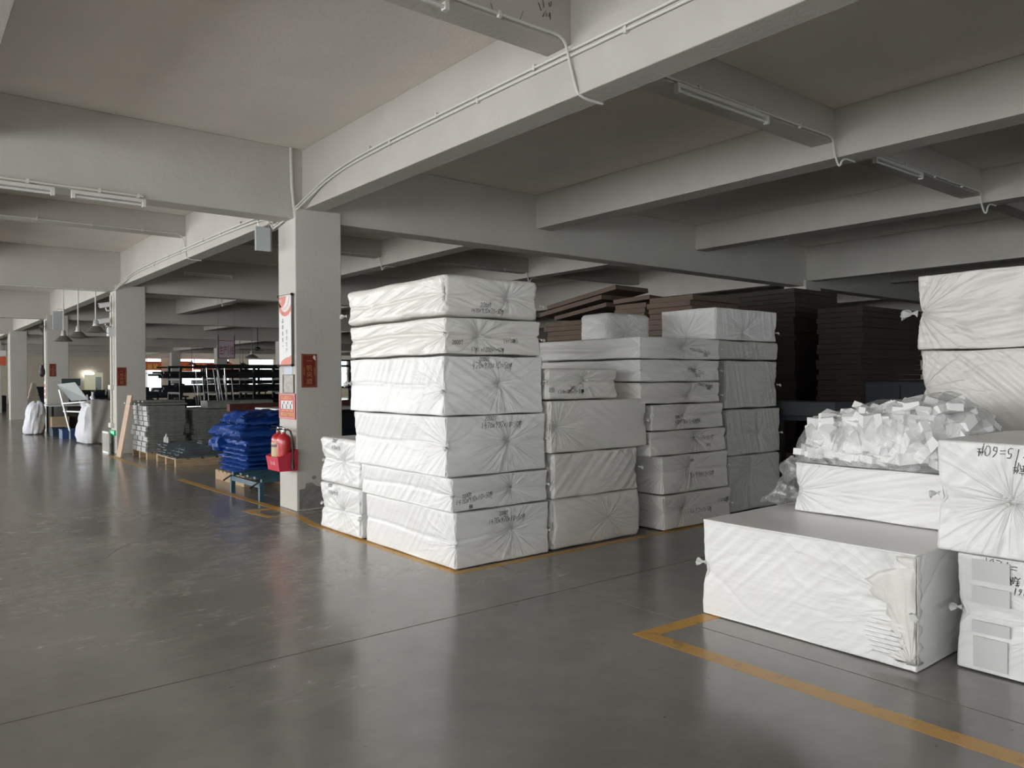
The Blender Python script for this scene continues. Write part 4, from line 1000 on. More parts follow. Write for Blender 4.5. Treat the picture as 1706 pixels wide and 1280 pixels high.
def extinguisher(x, y, label, sticker=True):
    t = thing('fire_extinguisher', (x, y, .483), label, 'extinguisher', 'fire extinguishers in the red box')
    r = .078
    MB().lathe([(0, 0), (r * .94, 0), (r, .012), (r, .335), (r * .93, .37), (r * .70, .395), (r * .34, .41), (r * .30, .425), (0, .425)], (x, y, .483), 24).build('cylinder', REDPAINT, t, smooth=True)
    lb = MB(); n = 14; vs = []; fs = []
    sh_ = 0 if sticker else -PI * .62
    for i in range(n + 1):
        a = PI * .62 + sh_ + i * PI * .8 / n
        for z in (.10, .31): vs.append((x + (r + .0012) * math.cos(a), y + (r + .0012) * math.sin(a), .483 + z))
    for i in range(n): fs.append((2 * i, 2 * i + 1, 2 * i + 3, 2 * i + 2))
    lab = lb.add(vs, fs).build('paper_label', LABELMAT, t, smooth=True, fix=False)
    vs = []; fs = []
    for i in range(n + 1):
        a = PI * .62 + sh_ + i * PI * .8 / n
        for z in (.255, .285): vs.append((x + (r + .002) * math.cos(a), y + (r + .002) * math.sin(a), .483 + z))
    for i in range(n): fs.append((2 * i, 2 * i + 1, 2 * i + 3, 2 * i + 2))
    MB().add(vs, fs).build('label_stripe', GREYINK, lab, smooth=True, fix=False)
    MB().lathe([(.022, .42), (.026, .43), (.026, .455), (.016, .465), (.016, .48), (0, .48)], (x, y, .483), 12).build('valve', CHROME, t, smooth=True)
    h = MB(); h.tube([(x + .01, y + .0, .955), (x - .02, y + .03, .972), (x - .05, y + .075, .975)], .007, 6); h.build('lever', BLACK, t)
    MB().tube([(x + .02, y - .01, .945), (x - .03, y + .04, .945), (x - .06, y + .085, .930)], .008, 6).build('carrying_handle', BLACK, t)
    hz = MB().tube([(x + .01, y - .02, .937), (x + .02, y - .06, .945), (x + .035, y - .10, .925), (x + .045, y - .125, .85), (x + .05, y - .13, .72), (x + .05, y - .128, .60)], .0105, 8).build('hose', HOSE, t, smooth=True)
    MB().tube([(x + .05, y - .128, .60), (x + .05, y - .126, .50)], [.012, .02], 10).build('nozzle', BLACK, hz)
    return t
extinguisher(3.462, 8.425, 'front red fire extinguisher in the wall box, plain side showing', False)
e2 = extinguisher(3.462, 8.585, 'rear red fire extinguisher in the wall box, beige label showing')
for ch in list(e2.children):
    if ch.name.startswith('hose'):
        for c in list(ch.children): bpy.data.objects.remove(c)
        bpy.data.objects.remove(ch)

# conduits clipped to beams -----------------------------------------------------------
def conduit(label, pts, r, clips=(), group='white conduits on the beams', m_=PIPE, name='conduit', n=8):
    t = thing(name, pts[0], label, 'pipe', group)
    tube(pts, r, n).build('pipe_run', m_, t, smooth=True)
    for c in clips: box(c[0] - .012, c[0] + .012, c[1] - .012, c[1] + .012, c[2] - .022, c[2] + .022, bev=.002).build('clip', PIPE, t)
    return t
XB = 3.685
def smooth_pts(P, it=2):
    P = [Vector(p) for p in P]
    for _ in range(it):
        Q = [P[0]]
        for a, b in zip(P[:-1], P[1:]): Q += [a.lerp(b, .25), a.lerp(b, .75)]
        Q.append(P[-1]); P = Q
    return P
conduit('upper white conduit along the nearest long beam, swooping down at the column', smooth_pts([(XB, -2, 3.77), (XB, 2.9, 3.775), (XB, 5.3, 3.78), (XB, 7.05, 3.76), (XB, 7.7, 3.70), (3.66, 8.15, 3.58), (3.57, 8.55, 3.40), (3.55, 8.90, 3.33)]), .011,
        [(XB, y, 3.778) for y in (1.2, 2.9, 4.3, 5.6, 6.8)])
conduit('lower white conduit along the nearest long beam, beside its twin', smooth_pts([(XB, -2, 3.725), (XB, 2.9, 3.735), (XB, 5.3, 3.742), (XB, 7.05, 3.722), (XB, 7.75, 3.66), (3.66, 8.15, 3.54), (3.57, 8.52, 3.37), (3.55, 8.90, 3.30)]), .011, [(XB, y, 3.736) for y in (1.6, 3.4, 5.0, 6.4)])
conduit('upper white conduit along the long beam beyond the near column', smooth_pts([(3.55, 8.90, 3.325), (3.60, 9.15, 3.50), (XB, 9.8, 3.60), (XB, 12.8, 3.625), (XB, 15.9, 3.63), (XB, 16.7, 3.58), (3.60, 17.3, 3.42), (3.57, 17.60, 3.30)]), .011, [(XB, y, 3.62) for y in (10.4, 12.0, 13.9, 15.2)])
conduit('lower white conduit along the long beam beyond the near column', smooth_pts([(3.55, 8.92, 3.295), (3.60, 9.2, 3.46), (XB, 9.9, 3.56), (XB, 12.8, 3.585), (XB, 15.9, 3.59), (XB, 16.8, 3.53), (3.60, 17.35, 3.38), (3.57, 17.62, 3.26)]), .011, [(XB, y, 3.585) for y in (11.2, 13.2, 14.8)])
def cross_conduit(y, xa, xb, z, xd, zd, label, bothz=3.82, xw=.20, clips=4):
    """runs under the lower edge of a cross beam and dips round the long beam at xd"""
    P = [(xa, y, z), (xd - .35, y, z), (xd - .10, y - .01, z + .01), (xd - .02, y + .03, z - .10), (xd - .02, y - .03, z - .30), (xd + .0, y - .05, zd - .015), (xd + xw + .02, y - .06, zd - .02)]
    conduit(label, smooth_pts(P), .010, [(xa + (xd - .3 - xa) * (i + .5) / clips, y, z) for i in range(clips)], 'conduits dipping under the long beams')
cross_conduit(3.90, .6, 3.6, 3.835, 3.70, 3.455, 'white conduit dipping under the nearest long beam above the camera')
cross_conduit(3.90, 3.97, 7.2, 3.835, 7.25, 3.66, 'white conduit dipping under the second long beam at upper right')
cross_conduit(3.90, 7.57, 10.8, 3.835, 10.88, 3.72, 'white conduit dipping under the third long beam at upper right')
cross_conduit(12.90, .6, 3.6, 3.835, 3.70, 3.455, 'thin conduit under the cross beam left of the near column')
cross_conduit(12.90, 3.97, 7.2, 3.835, 7.25, 3.66, 'thin conduit dipping above the corner stack')
cross_conduit(12.90, 7.57, 10.8, 3.835, 10.88, 3.72, 'thin conduit dipping above the leftmost brown boards')
cross_conduit(21.90, 3.97, 7.2, 3.835, 7.25, 3.66, 'thin conduit in the dark bay above the hanging sign')
conduit('conduit at lower edge of the broad beam left of the near column', [(.6, 8.40, 3.36), (2.0, 8.40, 3.36)], .012, [(x, 8.40, 3.36) for x in (1.0, 1.6, 1.95)])
conduit('conduit at the lower edge of the beam before the hanging lamps', [(.6, 17.40, 3.33), (3.45, 17.40, 3.33)], .013, [(x, 17.40, 3.33) for x in (1.5, 2.2, 3.0)])
# upright plaster strip and conduit where beam meets the near column
conduit('vertical white conduit beside the head of the near column', [(3.60, 8.405, 3.36), (3.565, 8.405, 3.70), (3.555, 8.405, 4.14)], .018, group=None)

def tube_fixture(label, xa, xb, y, z, on=False):
    t = thing('fluorescent_lamp', ((xa + xb) / 2, y, z), label, 'lamp', 'slim fluorescent lamps under the beams')
    box(xa, xb, y - .02, y + .02, z, z + .035, bev=.004).build('batten', PIPE, t)
    for x in (xa + .015, xb - .015): box(x - .015, x + .015, y - .022, y + .022, z - .045, z + .002).build('end_holder', PIPE, t)
    tube([(xa + .03, y, z - .024), (xb - .03, y, z - .024)], .013, 10).build('tube', TUBE, t, smooth=True)
tube_fixture('slim fluorescent lamp under the broad beam, upper left', 1.36, 2.02, 8.41, 3.30)
tube_fixture('slim fluorescent lamp under the broad beam at the left picture edge', .2, 1.22, 8.41, 3.30)
tube_fixture('slim fluorescent lamp under the cross beam right of the nearest long beam', 4.80, 6.05, 3.90, 3.78)
tube_fixture('slim fluorescent lamp under the cross beam, far upper right', 8.0, 9.1, 3.90, 3.78)
tube_fixture('slim fluorescent lamp above the camera at the top edge', 1.75, 2.65, 3.90, 3.78)
tube_fixture('slim fluorescent lamp in the dark bay beyond the near column', 4.8, 5.8, 16.9, 3.75)

# small scrawl on the cross beam overhead
t = thing('beam_scrawl', (3.3, 3.92, 3.95), 'small black pen scrawl on the cross beam at the top', 'scrawl')
g = random.Random(4); mb = MB()
for i in range(9):
    x = 3.42 + .10 * g.random(); z = 3.93 + .12 * g.random(); a = g.uniform(.6, 2.2); l = g.uniform(.02, .06)
    mb.bar((x, 3.925, z), (x + l * math.cos(a), 3.925, z + l * math.sin(a)), .004, .002)
mb.build('pen_strokes', INK, t)['kind'] = 'stuff'
mb = MB(); P = [(3.0, 3.90), (3.02, 3.86), (3.12, 3.85), (3.24, 3.86), (3.27, 3.93)]
for a, b in zip(P[:-1], P[1:]): mb.bar((a[0], 3.926, a[1]), (b[0], 3.926, b[1]), .004, .002)
mb.build('pencil_curve', GREYINK, t)

# grey sheet-metal box hanging beside the column head
t = thing('hanging_board', (3.2, 8.80, 2.95), 'pale grey board hanging under the beam left of the near column', 'board')
MB().box(3.29, 3.46, 8.78, 8.82, 3.00, 3.28, bev=.006).build('panel', BOARDGREY, t)
MB().box(3.461, 3.475, 8.775, 8.825, 3.00, 3.28).build('edge_strip', GREYINK, t)
tube([(3.32, 8.78, 3.28), (3.31, 8.78, 3.34), (3.33, 8.76, 3.36)], .006, 6).build('hook', CHROME, t)
tube([(3.44, 8.80, 3.28), (3.45, 8.80, 3.33), (3.50, 8.80, 3.34), (3.60, 8.80, 3.335)], .006, 6).build('bracket_arm', CHROME, t)
t = thing('hanging_board', (3.3, 26.6, 2.9), 'narrow pale board hanging high between the second and third columns', 'board')
MB().box(3.42, 3.64, 24.0, 24.04, 2.90, 3.40, bev=.006).build('panel', BOARDGREY, t)
tube([(3.53, 24.02, 3.40), (3.53, 24.02, 3.46), (3.72, 24.02, 3.46)], .008, 6).build('hook', CHROME, t)

# ---------------------------------------------------------------- blue sack pile, teal frame, profile stacks
pallet('pallet', 3.86, 4.96, 10.82, 12.05, 'pale wooden pallet under the blue sacks', 'wooden pallets', along='x')
def sack(label, x0, x1, y0, y1, z0, z1, seed, material, group, lump=.03, name='folded_sack', res=22, cat='sack'):
    """a squashed folded sack: rounded block with drooping lumpy folds"""
    g = np.random.default_rng(seed); n = res; u = np.linspace(-1, 1, n)
    pts = []; idx = {}
    faces = []
    def vid(i, j, k):
        key = (i, j, k)
        if key not in idx: idx[key] = len(pts); pts.append((u[i], u[j], -1 + 2 * k / 6))
        return idx[key]
    for a in range(n - 1):
        for b in range(n - 1):
            faces.append((vid(a, b, 6), vid(a + 1, b, 6), vid(a + 1, b + 1, 6), vid(a, b + 1, 6))); faces.append((vid(a, b + 1, 0), vid(a + 1, b + 1, 0), vid(a + 1, b, 0), vid(a, b, 0)))
    for a in range(n - 1):
        for k in range(6):
            faces.append((vid(a, 0, k), vid(a + 1, 0, k), vid(a + 1, 0, k + 1), vid(a, 0, k + 1))); faces.append((vid(a, n - 1, k + 1), vid(a + 1, n - 1, k + 1), vid(a + 1, n - 1, k), vid(a, n - 1, k)))
            faces.append((vid(0, a, k + 1), vid(0, a + 1, k + 1), vid(0, a + 1, k), vid(0, a, k))); faces.append((vid(n - 1, a, k), vid(n - 1, a + 1, k), vid(n - 1, a + 1, k + 1), vid(n - 1, a, k + 1)))
    P = np.array(pts); s_ = np.array([(x1 - x0) / 2, (y1 - y0) / 2, (z1 - z0) / 2]); c = np.array([(x0 + x1) / 2, (y0 + y1) / 2, (z0 + z1) / 2])
    Q = P.copy(); edge = np.maximum(np.abs(P[:, 0]), np.abs(P[:, 1]))
    rz_ = np.sqrt(np.clip(1 - np.abs(Q[:, 2]) ** 2 * .35 * (edge > .9), 0, 1))
    Q[:, :2] *= rz_[:, None]
    W = Q * s_ + c
    ph = g.uniform(0, 6, 12)
    d = lump * (np.sin(W[:, 0] * 13 + ph[0]) * np.sin(W[:, 1] * 11 + ph[1]) + .6 * np.sin(W[:, 0] * 29 + W[:, 1] * 17 + ph[2]) + .5 * np.sin(W[:, 1] * 37 + ph[3]))
    W[:, 2] += (P[:, 2] > .5) * d * .45 - (edge > .98) * np.abs(d) * .4
    side = edge > .98
    w2 = lump * (np.sin(W[:, 1] * 19 + W[:, 2] * 30 + ph[4]) + .7 * np.sin(W[:, 1] * 43 + ph[5]) + .6 * np.sin(W[:, 2] * 60 + ph[6]))
    W[:, 0] += side * (np.abs(P[:, 0]) > .98) * w2 * np.sign(P[:, 0]); W[:, 1] += side * (np.abs(P[:, 1]) > .98) * w2 * np.sign(P[:, 1])
    W[:, 2] = np.maximum(W[:, 2], z0)
    o = MB().add([tuple(p) for p in W], faces).build(name, material, None, smooth=True)
    return tag(o, label, cat, group)
gz = .142; g = random.Random(21)
hs = [.06, .065, .055, .07, .06, .08, .10]
names = ['lowest folded blue sack on the pallet', 'second folded blue sack from the pallet', 'third folded blue sack from the pallet', 'fourth folded blue sack from the pallet', 'fifth folded blue sack from the pallet', 'sixth folded blue sack of the pile, brighter fold', 'thick blue sack under the overhanging one']
for i, h in enumerate(hs):
    o_ = g.uniform(-.04, .04)
    sack(names[i], 3.90 + o_ * .6, 4.88, 10.84 + g.uniform(0, .05), 12.02 + g.uniform(-.08, .02), gz, gz + h + .012, 60 + i, BLUE, 'folded blue sacks piled on a pallet', lump=.016)
    gz += h
sack('overhanging blue sack drooping over the left side of the pile', 3.83, 4.9, 10.88, 12.22, gz, gz + .22, 71, BLUE, 'folded blue sacks piled on a pallet', lump=.035)
sack('drooping blue sack corner below the overhanging one', 3.84, 4.15, 11.85, 12.24, gz - .20, gz + .02, 72, BLUE, 'folded blue sacks piled on a pallet', lump=.02, res=14)
sack('bunched blue sack at the very top of the pile', 3.92, 4.85, 10.95, 11.85, gz + .205, gz + .40, 73, BLUE, 'folded blue sacks piled on a pallet', lump=.045)

# teal low roller frame
t = thing('roller_frame', (4.3, 9.86, 0), 'low teal painted steel rail frame behind the near column', 'frame')
yA, yB, xA, xB_ = 9.36, 10.38, 3.55, 5.6
bar((xA, yA, .20), (xA, yB, .20), .05, .06).build('end_rail', TEAL, t)
bar((xB_, yA, .20), (xB_, yB, .20), .05, .06).build('end_rail', TEAL, t)
for y in (yA, yB):
    for x in (xA, 4.6, xB_):
        MB().bar((x, y, 0), (x, y, .235), .055, .055, up=(0, 1, 0)).build('leg', TEAL, t)
for y in (yA, yB): bar((xA, y, .255), (xB_, y, .255), .06, .04).build('side_rail', TEAL, t)
for y in (yA + .30, yA + .55, yA + .80): bar((xA + .03, y, .262), (xB_, y, .262), .075, .03).build('slat', TEAL, t)
for y, s_ in ((yA + .02, 1), (yB - .02, 1)):
    tube([(xA - .02, y, .24), (xA - .09, y + .03, .19), (xA - .12, y + .03, .17)], .011, 8).build('bent_handle', BLACK, t)

# stacks of grey profiles
def profile_shape(w, h, lip=.02):
    return [(0, 0), (w, 0), (w, h * .3), (w - lip, h * .42), (w - lip, h * .6), (w, h * .75), (w, h), (0, h), (0, h * .75), (lip, h * .6), (lip, h * .42), (0, h * .3)]
def profile_stack(x0, x1, y0, y1, z0, layers, h, label, group, seed, capm=GALVLIGHT, m_=GALV):
    g = random.Random(seed)
    for k in range(layers):
        dx = g.uniform(-.03, .03); dy = g.uniform(-.02, .02); z = z0 + k * h
        o = thing('profile_bundle', ((x0 + x1) / 2, (y0 + y1) / 2, z), label + ', ' + ('lowest' if k == 0 else ORD[k + 1] + ' layer up'), 'bundle', group)
        ncol = 3; w = (y1 - y0) / ncol
        sh = profile_shape(w - .004, h - .006, .015)
        for c in range(ncol):
            yy = y0 + c * w + dy
            MB().prism([(yy + a, z + b) for a, b in sh], 'x', x0 + dx, x1 + dx).build('profile', m_, o)
        for c in range(ncol):
            yy = y0 + c * w + dy
            MB().prism([(yy + .01 + a * .86, z + .004 + b * .9) for a, b in sh], 'x', x0 + dx - .03, x0 + dx - .0005).build('pale_end', capm, o)
pallet('pallet', 3.78, 4.48, 15.75, 16.9, 'wooden pallet under the tall left stack of grey profiles', 'wooden pallets', along='y')
profile_stack(3.80, 4.46, 15.75, 16.85, .142, 9, .098, 'grey profile bundle with pale ends in the tall left stack', 'profile bundles of the tall left stack', 3)
pallet('pallet', 4.66, 5.9, 15.75, 16.9, 'wooden pallet under the tall right stack of grey profiles', 'wooden pallets', along='y')
profile_stack(4.68, 5.9, 15.75, 16.85, .142, 8, .098, 'grey profile bundle in the right stack behind the blue sacks', 'profile bundles of the tall right stack', 4, capm=GALV)
# long battens on top of the left stack
g = random.Random(6)
for i in range(6):
    y = 15.8 + i * .17; dz = 1.030 + .012 * (i % 2)
    o = MB().bar((3.62 + g.uniform(-.06, .05), y, dz + .02), (4.52, y + g.uniform(-.04, .04), dz + .02), .10, .03).build('steel_batten', GALV, None)
    tag(o, 'thin grey batten lying across the top of the left profile stack', 'batten', 'battens on the left profile stack')
for i in range(4):
    y = 15.85 + i * .22
    o = MB().bar((3.70 + g.uniform(-.06, .05), y, 1.105), (4.48, y + g.uniform(-.04, .04), 1.105), .12, .025).build('steel_batten', GALV, None)
    tag(o, 'upper grey batten on top of the left profile stack', 'batten', 'upper battens on the left profile stack')
o = MB().prism([(15.9, .945), (16.35, .945), (16.35, 1.07), (16.3, 1.09), (15.95, 1.09), (15.9, 1.07)], 'x', 4.95, 6.3).build('grey_trunking', GALV, None)
tag(o, 'long grey trunking lying on top of the tall right profile stack', 'trunking')
# short stack of blue-grey sheets on a pallet
pallet('pallet', 3.84, 5.5, 14.08, 15.35, 'wooden pallet under the short stack of blue-grey channels', 'wooden pallets', along='y')
g = random.Random(8)
for k in range(5):
    z = .142 + .045 * k
    for c in range(5):
        y = 14.12 + c * .24 + .03 * (k % 2); xs = 3.84 + .05 * k * (c < 3) + g.uniform(0, .05) + (.35 if k == 4 and c < 2 else 0)
        mb = MB(); mb.prism([(y, z), (y + .215, z), (y + .215, z + .040), (y + .207, z + .040), (y + .207, z + .006), (y + .008, z + .006), (y + .008, z + .040), (y, z + .040)], 'x', xs, 5.5)
        o = mb.build('steel_channel', GALVBLUE, None); tag(o, 'blue-grey steel channel lying in the short pallet stack', 'channel', 'blue-grey channels in the short stack')
for k, (y, l) in enumerate(((14.15, 1.1), (14.45, 1.0), (14.80, 1.3))):
    o = box(4.3 + .1 * k, 4.3 + l, y, y + .26, .370, .385).build('steel_sheet', GALVBLUE, None); tag(o, 'thin pale sheet on the short stack, %s of the three' % ['nearest', 'middle', 'farthest'][k], 'sheet', 'pale sheets on the short stack')
for k in range(3):
    o = tube([(3.93 + .0 * k, 15.10 - .10 * k, .368), (3.93, 15.10 - .10 * k, .44 + .05 * (k == 1)), (3.93, 15.10 - .10 * k, .47 + .06 * (k == 1))], [.024, .022, .010], 10).build('steel_peg', GALVLIGHT, None, smooth=True)
    tag(o, 'upright pale tube end on the short stack, %s of the three' % ['leftmost', 'middle', 'rightmost'][k], 'tube', 'upright tube ends on the short stack')
# planks leaning on the second column
t = thing('wooden_plank', (3.62, 16.85, 0), 'pale wooden plank leaning beside the second column', 'plank')
MB().add([(3.50, 16.62, 0), (3.50, 16.98, 0), (3.53, 16.98, 0), (3.53, 16.62, 0), (3.62, 16.22, 1.22), (3.62, 16.56, 1.22), (3.65, 16.56, 1.22), (3.65, 16.22, 1.22)],
         [(0, 1, 2, 3), (4, 5, 6, 7), (0, 1, 5, 4), (1, 2, 6, 5), (2, 3, 7, 6), (3, 0, 4, 7)]).build('board', PLANK, t)
t = thing('floor_panel_board', (3.5, 17.8, 0), 'grey board standing on the floor against the second column', 'board')
MB().box(3.47, 3.50, 17.55, 18.12, 0, .45).build('panel', BOARDFRAME, t)
MB().box(3.462, 3.47, 17.60, 18.07, .04, .41).build('inset', mat('grey_board_inset', (.38, .35, .32), .7), t)

# exit sign low on the second column
t = thing('exit_sign', (3.57, 17.65, .37), 'small green glowing exit sign low on the second column', 'sign')
MB().box(3.56, 3.588, 17.44, 17.88, .375, .485, bev=.004).build('case', GREEN, t)
poly_x([(17.80, .425), (17.70, .425), (17.70, .40), (17.60, .432), (17.70, .465), (17.70, .440), (17.80, .440)], 3.5595, 'arrow', EXITWHITE, t)
poly_x([(17.57, .39), (17.55, .39), (17.53, .42), (17.49, .40), (17.48, .415), (17.52, .44), (17.50, .46), (17.54, .465), (17.58, .45), (17.56, .425)], 3.5595, 'running_figure', EXITWHITE, t)
# conduit, sockets and cameras down the second column
conduit('white conduit running down the edge of the second column', [(3.57, 17.72, 3.28), (3.57, 17.72, .58)], .022, [(3.57, 17.72, z) for z in (2.9, 2.3, 1.0, .8)], None)
conduit('thin white cable beside the conduit on the second column', [(3.575, 17.50, 3.28), (3.575, 17.52, 1.4)], .010, [], None)
for z, lab in ((1.37, 'white socket box halfway down the second column'), (.58, 'white socket box above the exit sign')):
    t = thing('socket_box', (3.55, 17.72, z), lab, 'socket'); MB().box(3.53, 3.588, 17.60, 17.84, z - .05, z + .05, bev=.008).build('case', PIPE, t); box(3.524, 3.53, 17.65, 17.79, z - .03, z + .03).build('cover', WHITEPAPER, t)
def cctv(x, y, z, label):
    t = thing('security_camera', (x, y, z), label, 'camera')
    MB().bar((x - .26, y + .02, z + .05), (x - .06, y, z + .09), .10, .085).build('housing', WHITEPAPER, t, bevel=.01)
    MB().bar((x - .28, y + .022, z + .098), (x - .05, y, z + .142), .12, .012).build('sunshield', WHITEPAPER, t)
    tube([(x - .272, y + .022, z + .047), (x - .258, y + .022, z + .05)], .032, 12).build('lens', BLACK, t)
    tube([(x - .15, y, z + .04), (x - .13, y, z - .03), (x - .02, y, z - .04)], .018, 8).build('bracket', PIPE, t)
    box(x - .02, x - .003, y - .04, y + .04, z - .09, z + .01).build('mount_plate', PIPE, t)
cctv(3.59, 17.55, 2.98, 'upper white security camera on the second column')
cctv(3.59, 17.60, 2.66, 'lower white security camera on the second column')
t = thing('junction_box', (3.55, 17.55, 2.45), 'small white box below the cameras on the second column', 'box')
MB().box(3.47, 3.588, 17.44, 17.62, 2.42, 2.60, bev=.01).build('case', WHITEPAPER, t)
tube([(3.53, 17.5, 2.60), (3.45, 17.5, 2.66), (3.40, 17.5, 2.60), (3.42, 17.5, 2.50), (3.47, 17.5, 2.47)], .007, 6).build('cable', BLACK, t)

# pendant lamps between second and third columns
def pendant(x, y, z, top, label, group='enamel pendant lamps on white rods', r=.19, rod=PIPE):
    t = thing('pendant_lamp', (x, y, top), label, 'lamp', group)
    tube([(x, y, z + .14), (x, y, top)], .013, 8).build('rod', rod, t)
    MB().lathe([(.0, .16), (.035, .16), (.045, .13), (.05, .06), (.06, .05), (.06, .03)], (x, y, z), 16).build('neck', LAMPGREY, t, smooth=True)
    MB().lathe([(.055, .035), (.09, .02), (r * .8, -.05), (r, -.085), (r * 1.02, -.10), (r * .98, -.095), (r * .75, -.045), (.05, .02)], (x, y, z), 24).build('lamp_shade', LAMPDARK, t, smooth=True)
pendant(3.24, 21.2, 2.56, SLAB_Z, 'leftmost of the three pendant lamps past the second column')
pendant(3.20, 19.1, 2.55, SLAB_Z, 'middle of the three pendant lamps past the second column')
pendant(3.32, 17.9, 2.61, SLAB_Z, 'rightmost of the three pendant lamps, right beside the second column')
DG = 'dark pendant lamps over the workshop'
for x, y, z, lab in ((10.30, 28.0, 2.42, 'dark pendant lamp left of the near column over the racks'), (14.1, 40.0, 2.30, 'tiny dark pendant lamp far over the racks'), (13.3, 45.5, 2.50, 'dark pendant lamp before the leftmost far window'), (16.2, 45.5, 2.50, 'dark pendant lamp before the second far window'), (15.6, 46.5, 2.62, 'dark pendant lamp left of the second far window')):
    pendant(x, y, z, SLAB_Z, lab, DG, r=.24, rod=GREYINK)
# ceiling fan
t = thing('ceiling_fan', (10.75, 28.6, SLAB_Z), 'dark ceiling fan hanging left of the near column', 'fan')
tube([(10.75, 28.6, 2.74), (10.75, 28.6, SLAB_Z)], .014, 6).build('rod', DARKSTEEL, t)
MB().lathe([(0, .10), (.06, .09), (.11, .04), (.11, 0), (.06, -.04), (0, -.05)], (10.75, 28.6, 2.66), 16).build('motor', DARKSTEEL, t, smooth=True)
for a in (PI * .95, PI * 1.62, PI * .28):
    MB().bar((10.75 + .10 * math.cos(a), 28.6 + .10 * math.sin(a), 2.66), (10.75 + .66 * math.cos(a), 28.6 + .66 * math.sin(a), 2.65), .12, .012).build('blade', DARKSTEEL, t)

# hanging line sign
t = thing('hanging_sign', (7.38, 22.0, 2.15), 'hanging pinkish sign with red characters for a production line', 'sign')
box(7.16, 7.59, 21.99, 22.01, 2.14, 2.61).build('face', SIGNFACE, t)
for x in (7.15, 7.60):
    bar((x, 22.0, 2.12), (x, 22.0, 2.78), .022, .022).build('hanger', BLACK, t); bar((x, 22.0, 2.78), (x, 22.0, 3.82), .005, .005).build('wire', GREYINK, t)
for z in (2.13, 2.62): bar((7.15, 22.0, z), (7.60, 22.0, z), .02, .02).build('edge_bar', SIGNRED, t)
for ch, x, z, sz, sx in (('生', 7.175, 2.25, .27, .42), ('产', 7.285, 2.25, .27, .42), ('1', 7.40, 2.22, .40, .30), ('线', 7.47, 2.25, .27, .42)):
    text_obj('lettering', ch, (x, 21.988, z), (1, 0, 0), (0, 0, 1), sz, SIGNRED, t, sx=sx)

# ---------------------------------------------------------------- racks with long dark bars
def rack(x0, x1, y0, y1, levels, nup, label, ztop, seed, bars=14, arms=True):
    g = random.Random(seed)
    t = thing('bar_rack', ((x0 + x1) / 2, (y0 + y1) / 2, 0), label, 'rack')
    for i in range(nup):
        x = x0 + .3 + (x1 - x0 - .6) * i / (nup - 1)
        for y in (y0, y1): MB().bar((x, y, 0), (x, y, ztop), .06, .06, up=(0, 1, 0)).build('upright', DARKSTEEL, t)
        for z in levels: bar((x, y0 - .05, z - .03), (x, y1 + .05, z - .03), .05, .05).build('arm', DARKSTEEL, t)
        bar((x, y0, .05), (x, y1, .05), .05, .05).build('foot_beam', DARKSTEEL, t)
    for y in (y0, y1): bar((x0, y, ztop - .02), (x1, y, ztop - .02), .04, .04).build('top_rail', DARKSTEEL, t)
    mesh = None
    for li, z in enumerate(levels):
        for b in range(bars):
            if mesh is None:
                mb = MB().prism([(-.028, 0), (.028, 0), (.028, .045), (.02, .055), (-.02, .055), (-.028, .045)], 'x', -.5, .5); mesh = bpy.data.meshes.new('steel_bar'); mesh.from_pydata(mb.v, [], mb.f); mesh.materials.append(STEELBAR)
            L_ = (x1 - x0) * g.uniform(.55, 1.02); o = bpy.data.objects.new('steel_bar', mesh); COL.objects.link(o)
            row_ = b // 8; k = b % 8
            o.location = ((x0 + x1) / 2 + g.uniform(-.3, .3), y0 + .06 + (y1 - y0 - .12) * k / 7, z + .057 * row_); o.scale = (L_, 1, 1); o.rotation_euler = (0, 0, g.uniform(-.006, .006))
            tag(o, 'dark bar on the %s level of ' % ['lowest', 'second', 'third', 'top'][li] + label.split(' with ')[0], 'bar', 'bars on level %d of ' % (li + 1) + label.split(' with ')[0])
rack(5.25, 8.6, 19.9, 20.9, (.45, .86, 1.22, 1.56), 4, 'the dark bar rack left of the near column with four loaded levels', 1.86, 1, 24)
rack(7.2, 11.2, 23.2, 24.4, (.5, .95, 1.40, 1.72), 5, 'the second dark bar rack further back with loaded arms', 1.98, 2, 16)
rack(8.6, 11.0, 16.6, 17.5, (.4, .85, 1.3, 1.75), 3, 'the dark rack seen right of the near column with loaded levels', 2.0, 3, 24)
# long low benches across the bay
for i, (x0, x1, y, z, lab) in enumerate(((5.15, 6.9, 23.9, 1.05, 'dark workbench beside the second column'), (5.6, 9.0, 33.0, .95, 'dark workbench far behind the racks'), (9.8, 14.0, 36.0, 1.0, 'long dark workbench far right behind the racks'))):
    t = thing('workbench', ((x0 + x1) / 2, y, 0), lab, 'bench')
    box(x0, x1, y, y + .9, z - .05, z).build('benchtop', DARKSTEEL, t)
    for xx in (x0 + .05, (x0 + x1) / 2, x1 - .1):
        for yy in (y + .05, y + .8): box(xx, xx + .05, yy, yy + .05, 0, z - .05).build('leg', DARKSTEEL, t)
    box(x0 + .1, x1 - .1, y + .12, y + .8, .25, .29).build('lower_shelf', DARKSTEEL, t)
    g = random.Random(i)
    for k in range(int((x1 - x0) / .42)):
        a = x0 + .1 + k * .42; h = g.uniform(.12, .38)
        o = MB().box(a, a + g.uniform(.2, .36), y + .1, y + .6, z + .001, z + h, bev=.01).build('parts_bin', [DARKSTEEL, NAVY, GREYINK, BOARDFRAME, CARDBOARD][g.randrange(5) if k % 3 == 0 else g.randrange(3)], None)
        tag(o, 'parts bin on the ' + lab.replace('long ', '') + ', ' + ORD[k + 1] + ' from left', 'bin', 'bins on the ' + lab)
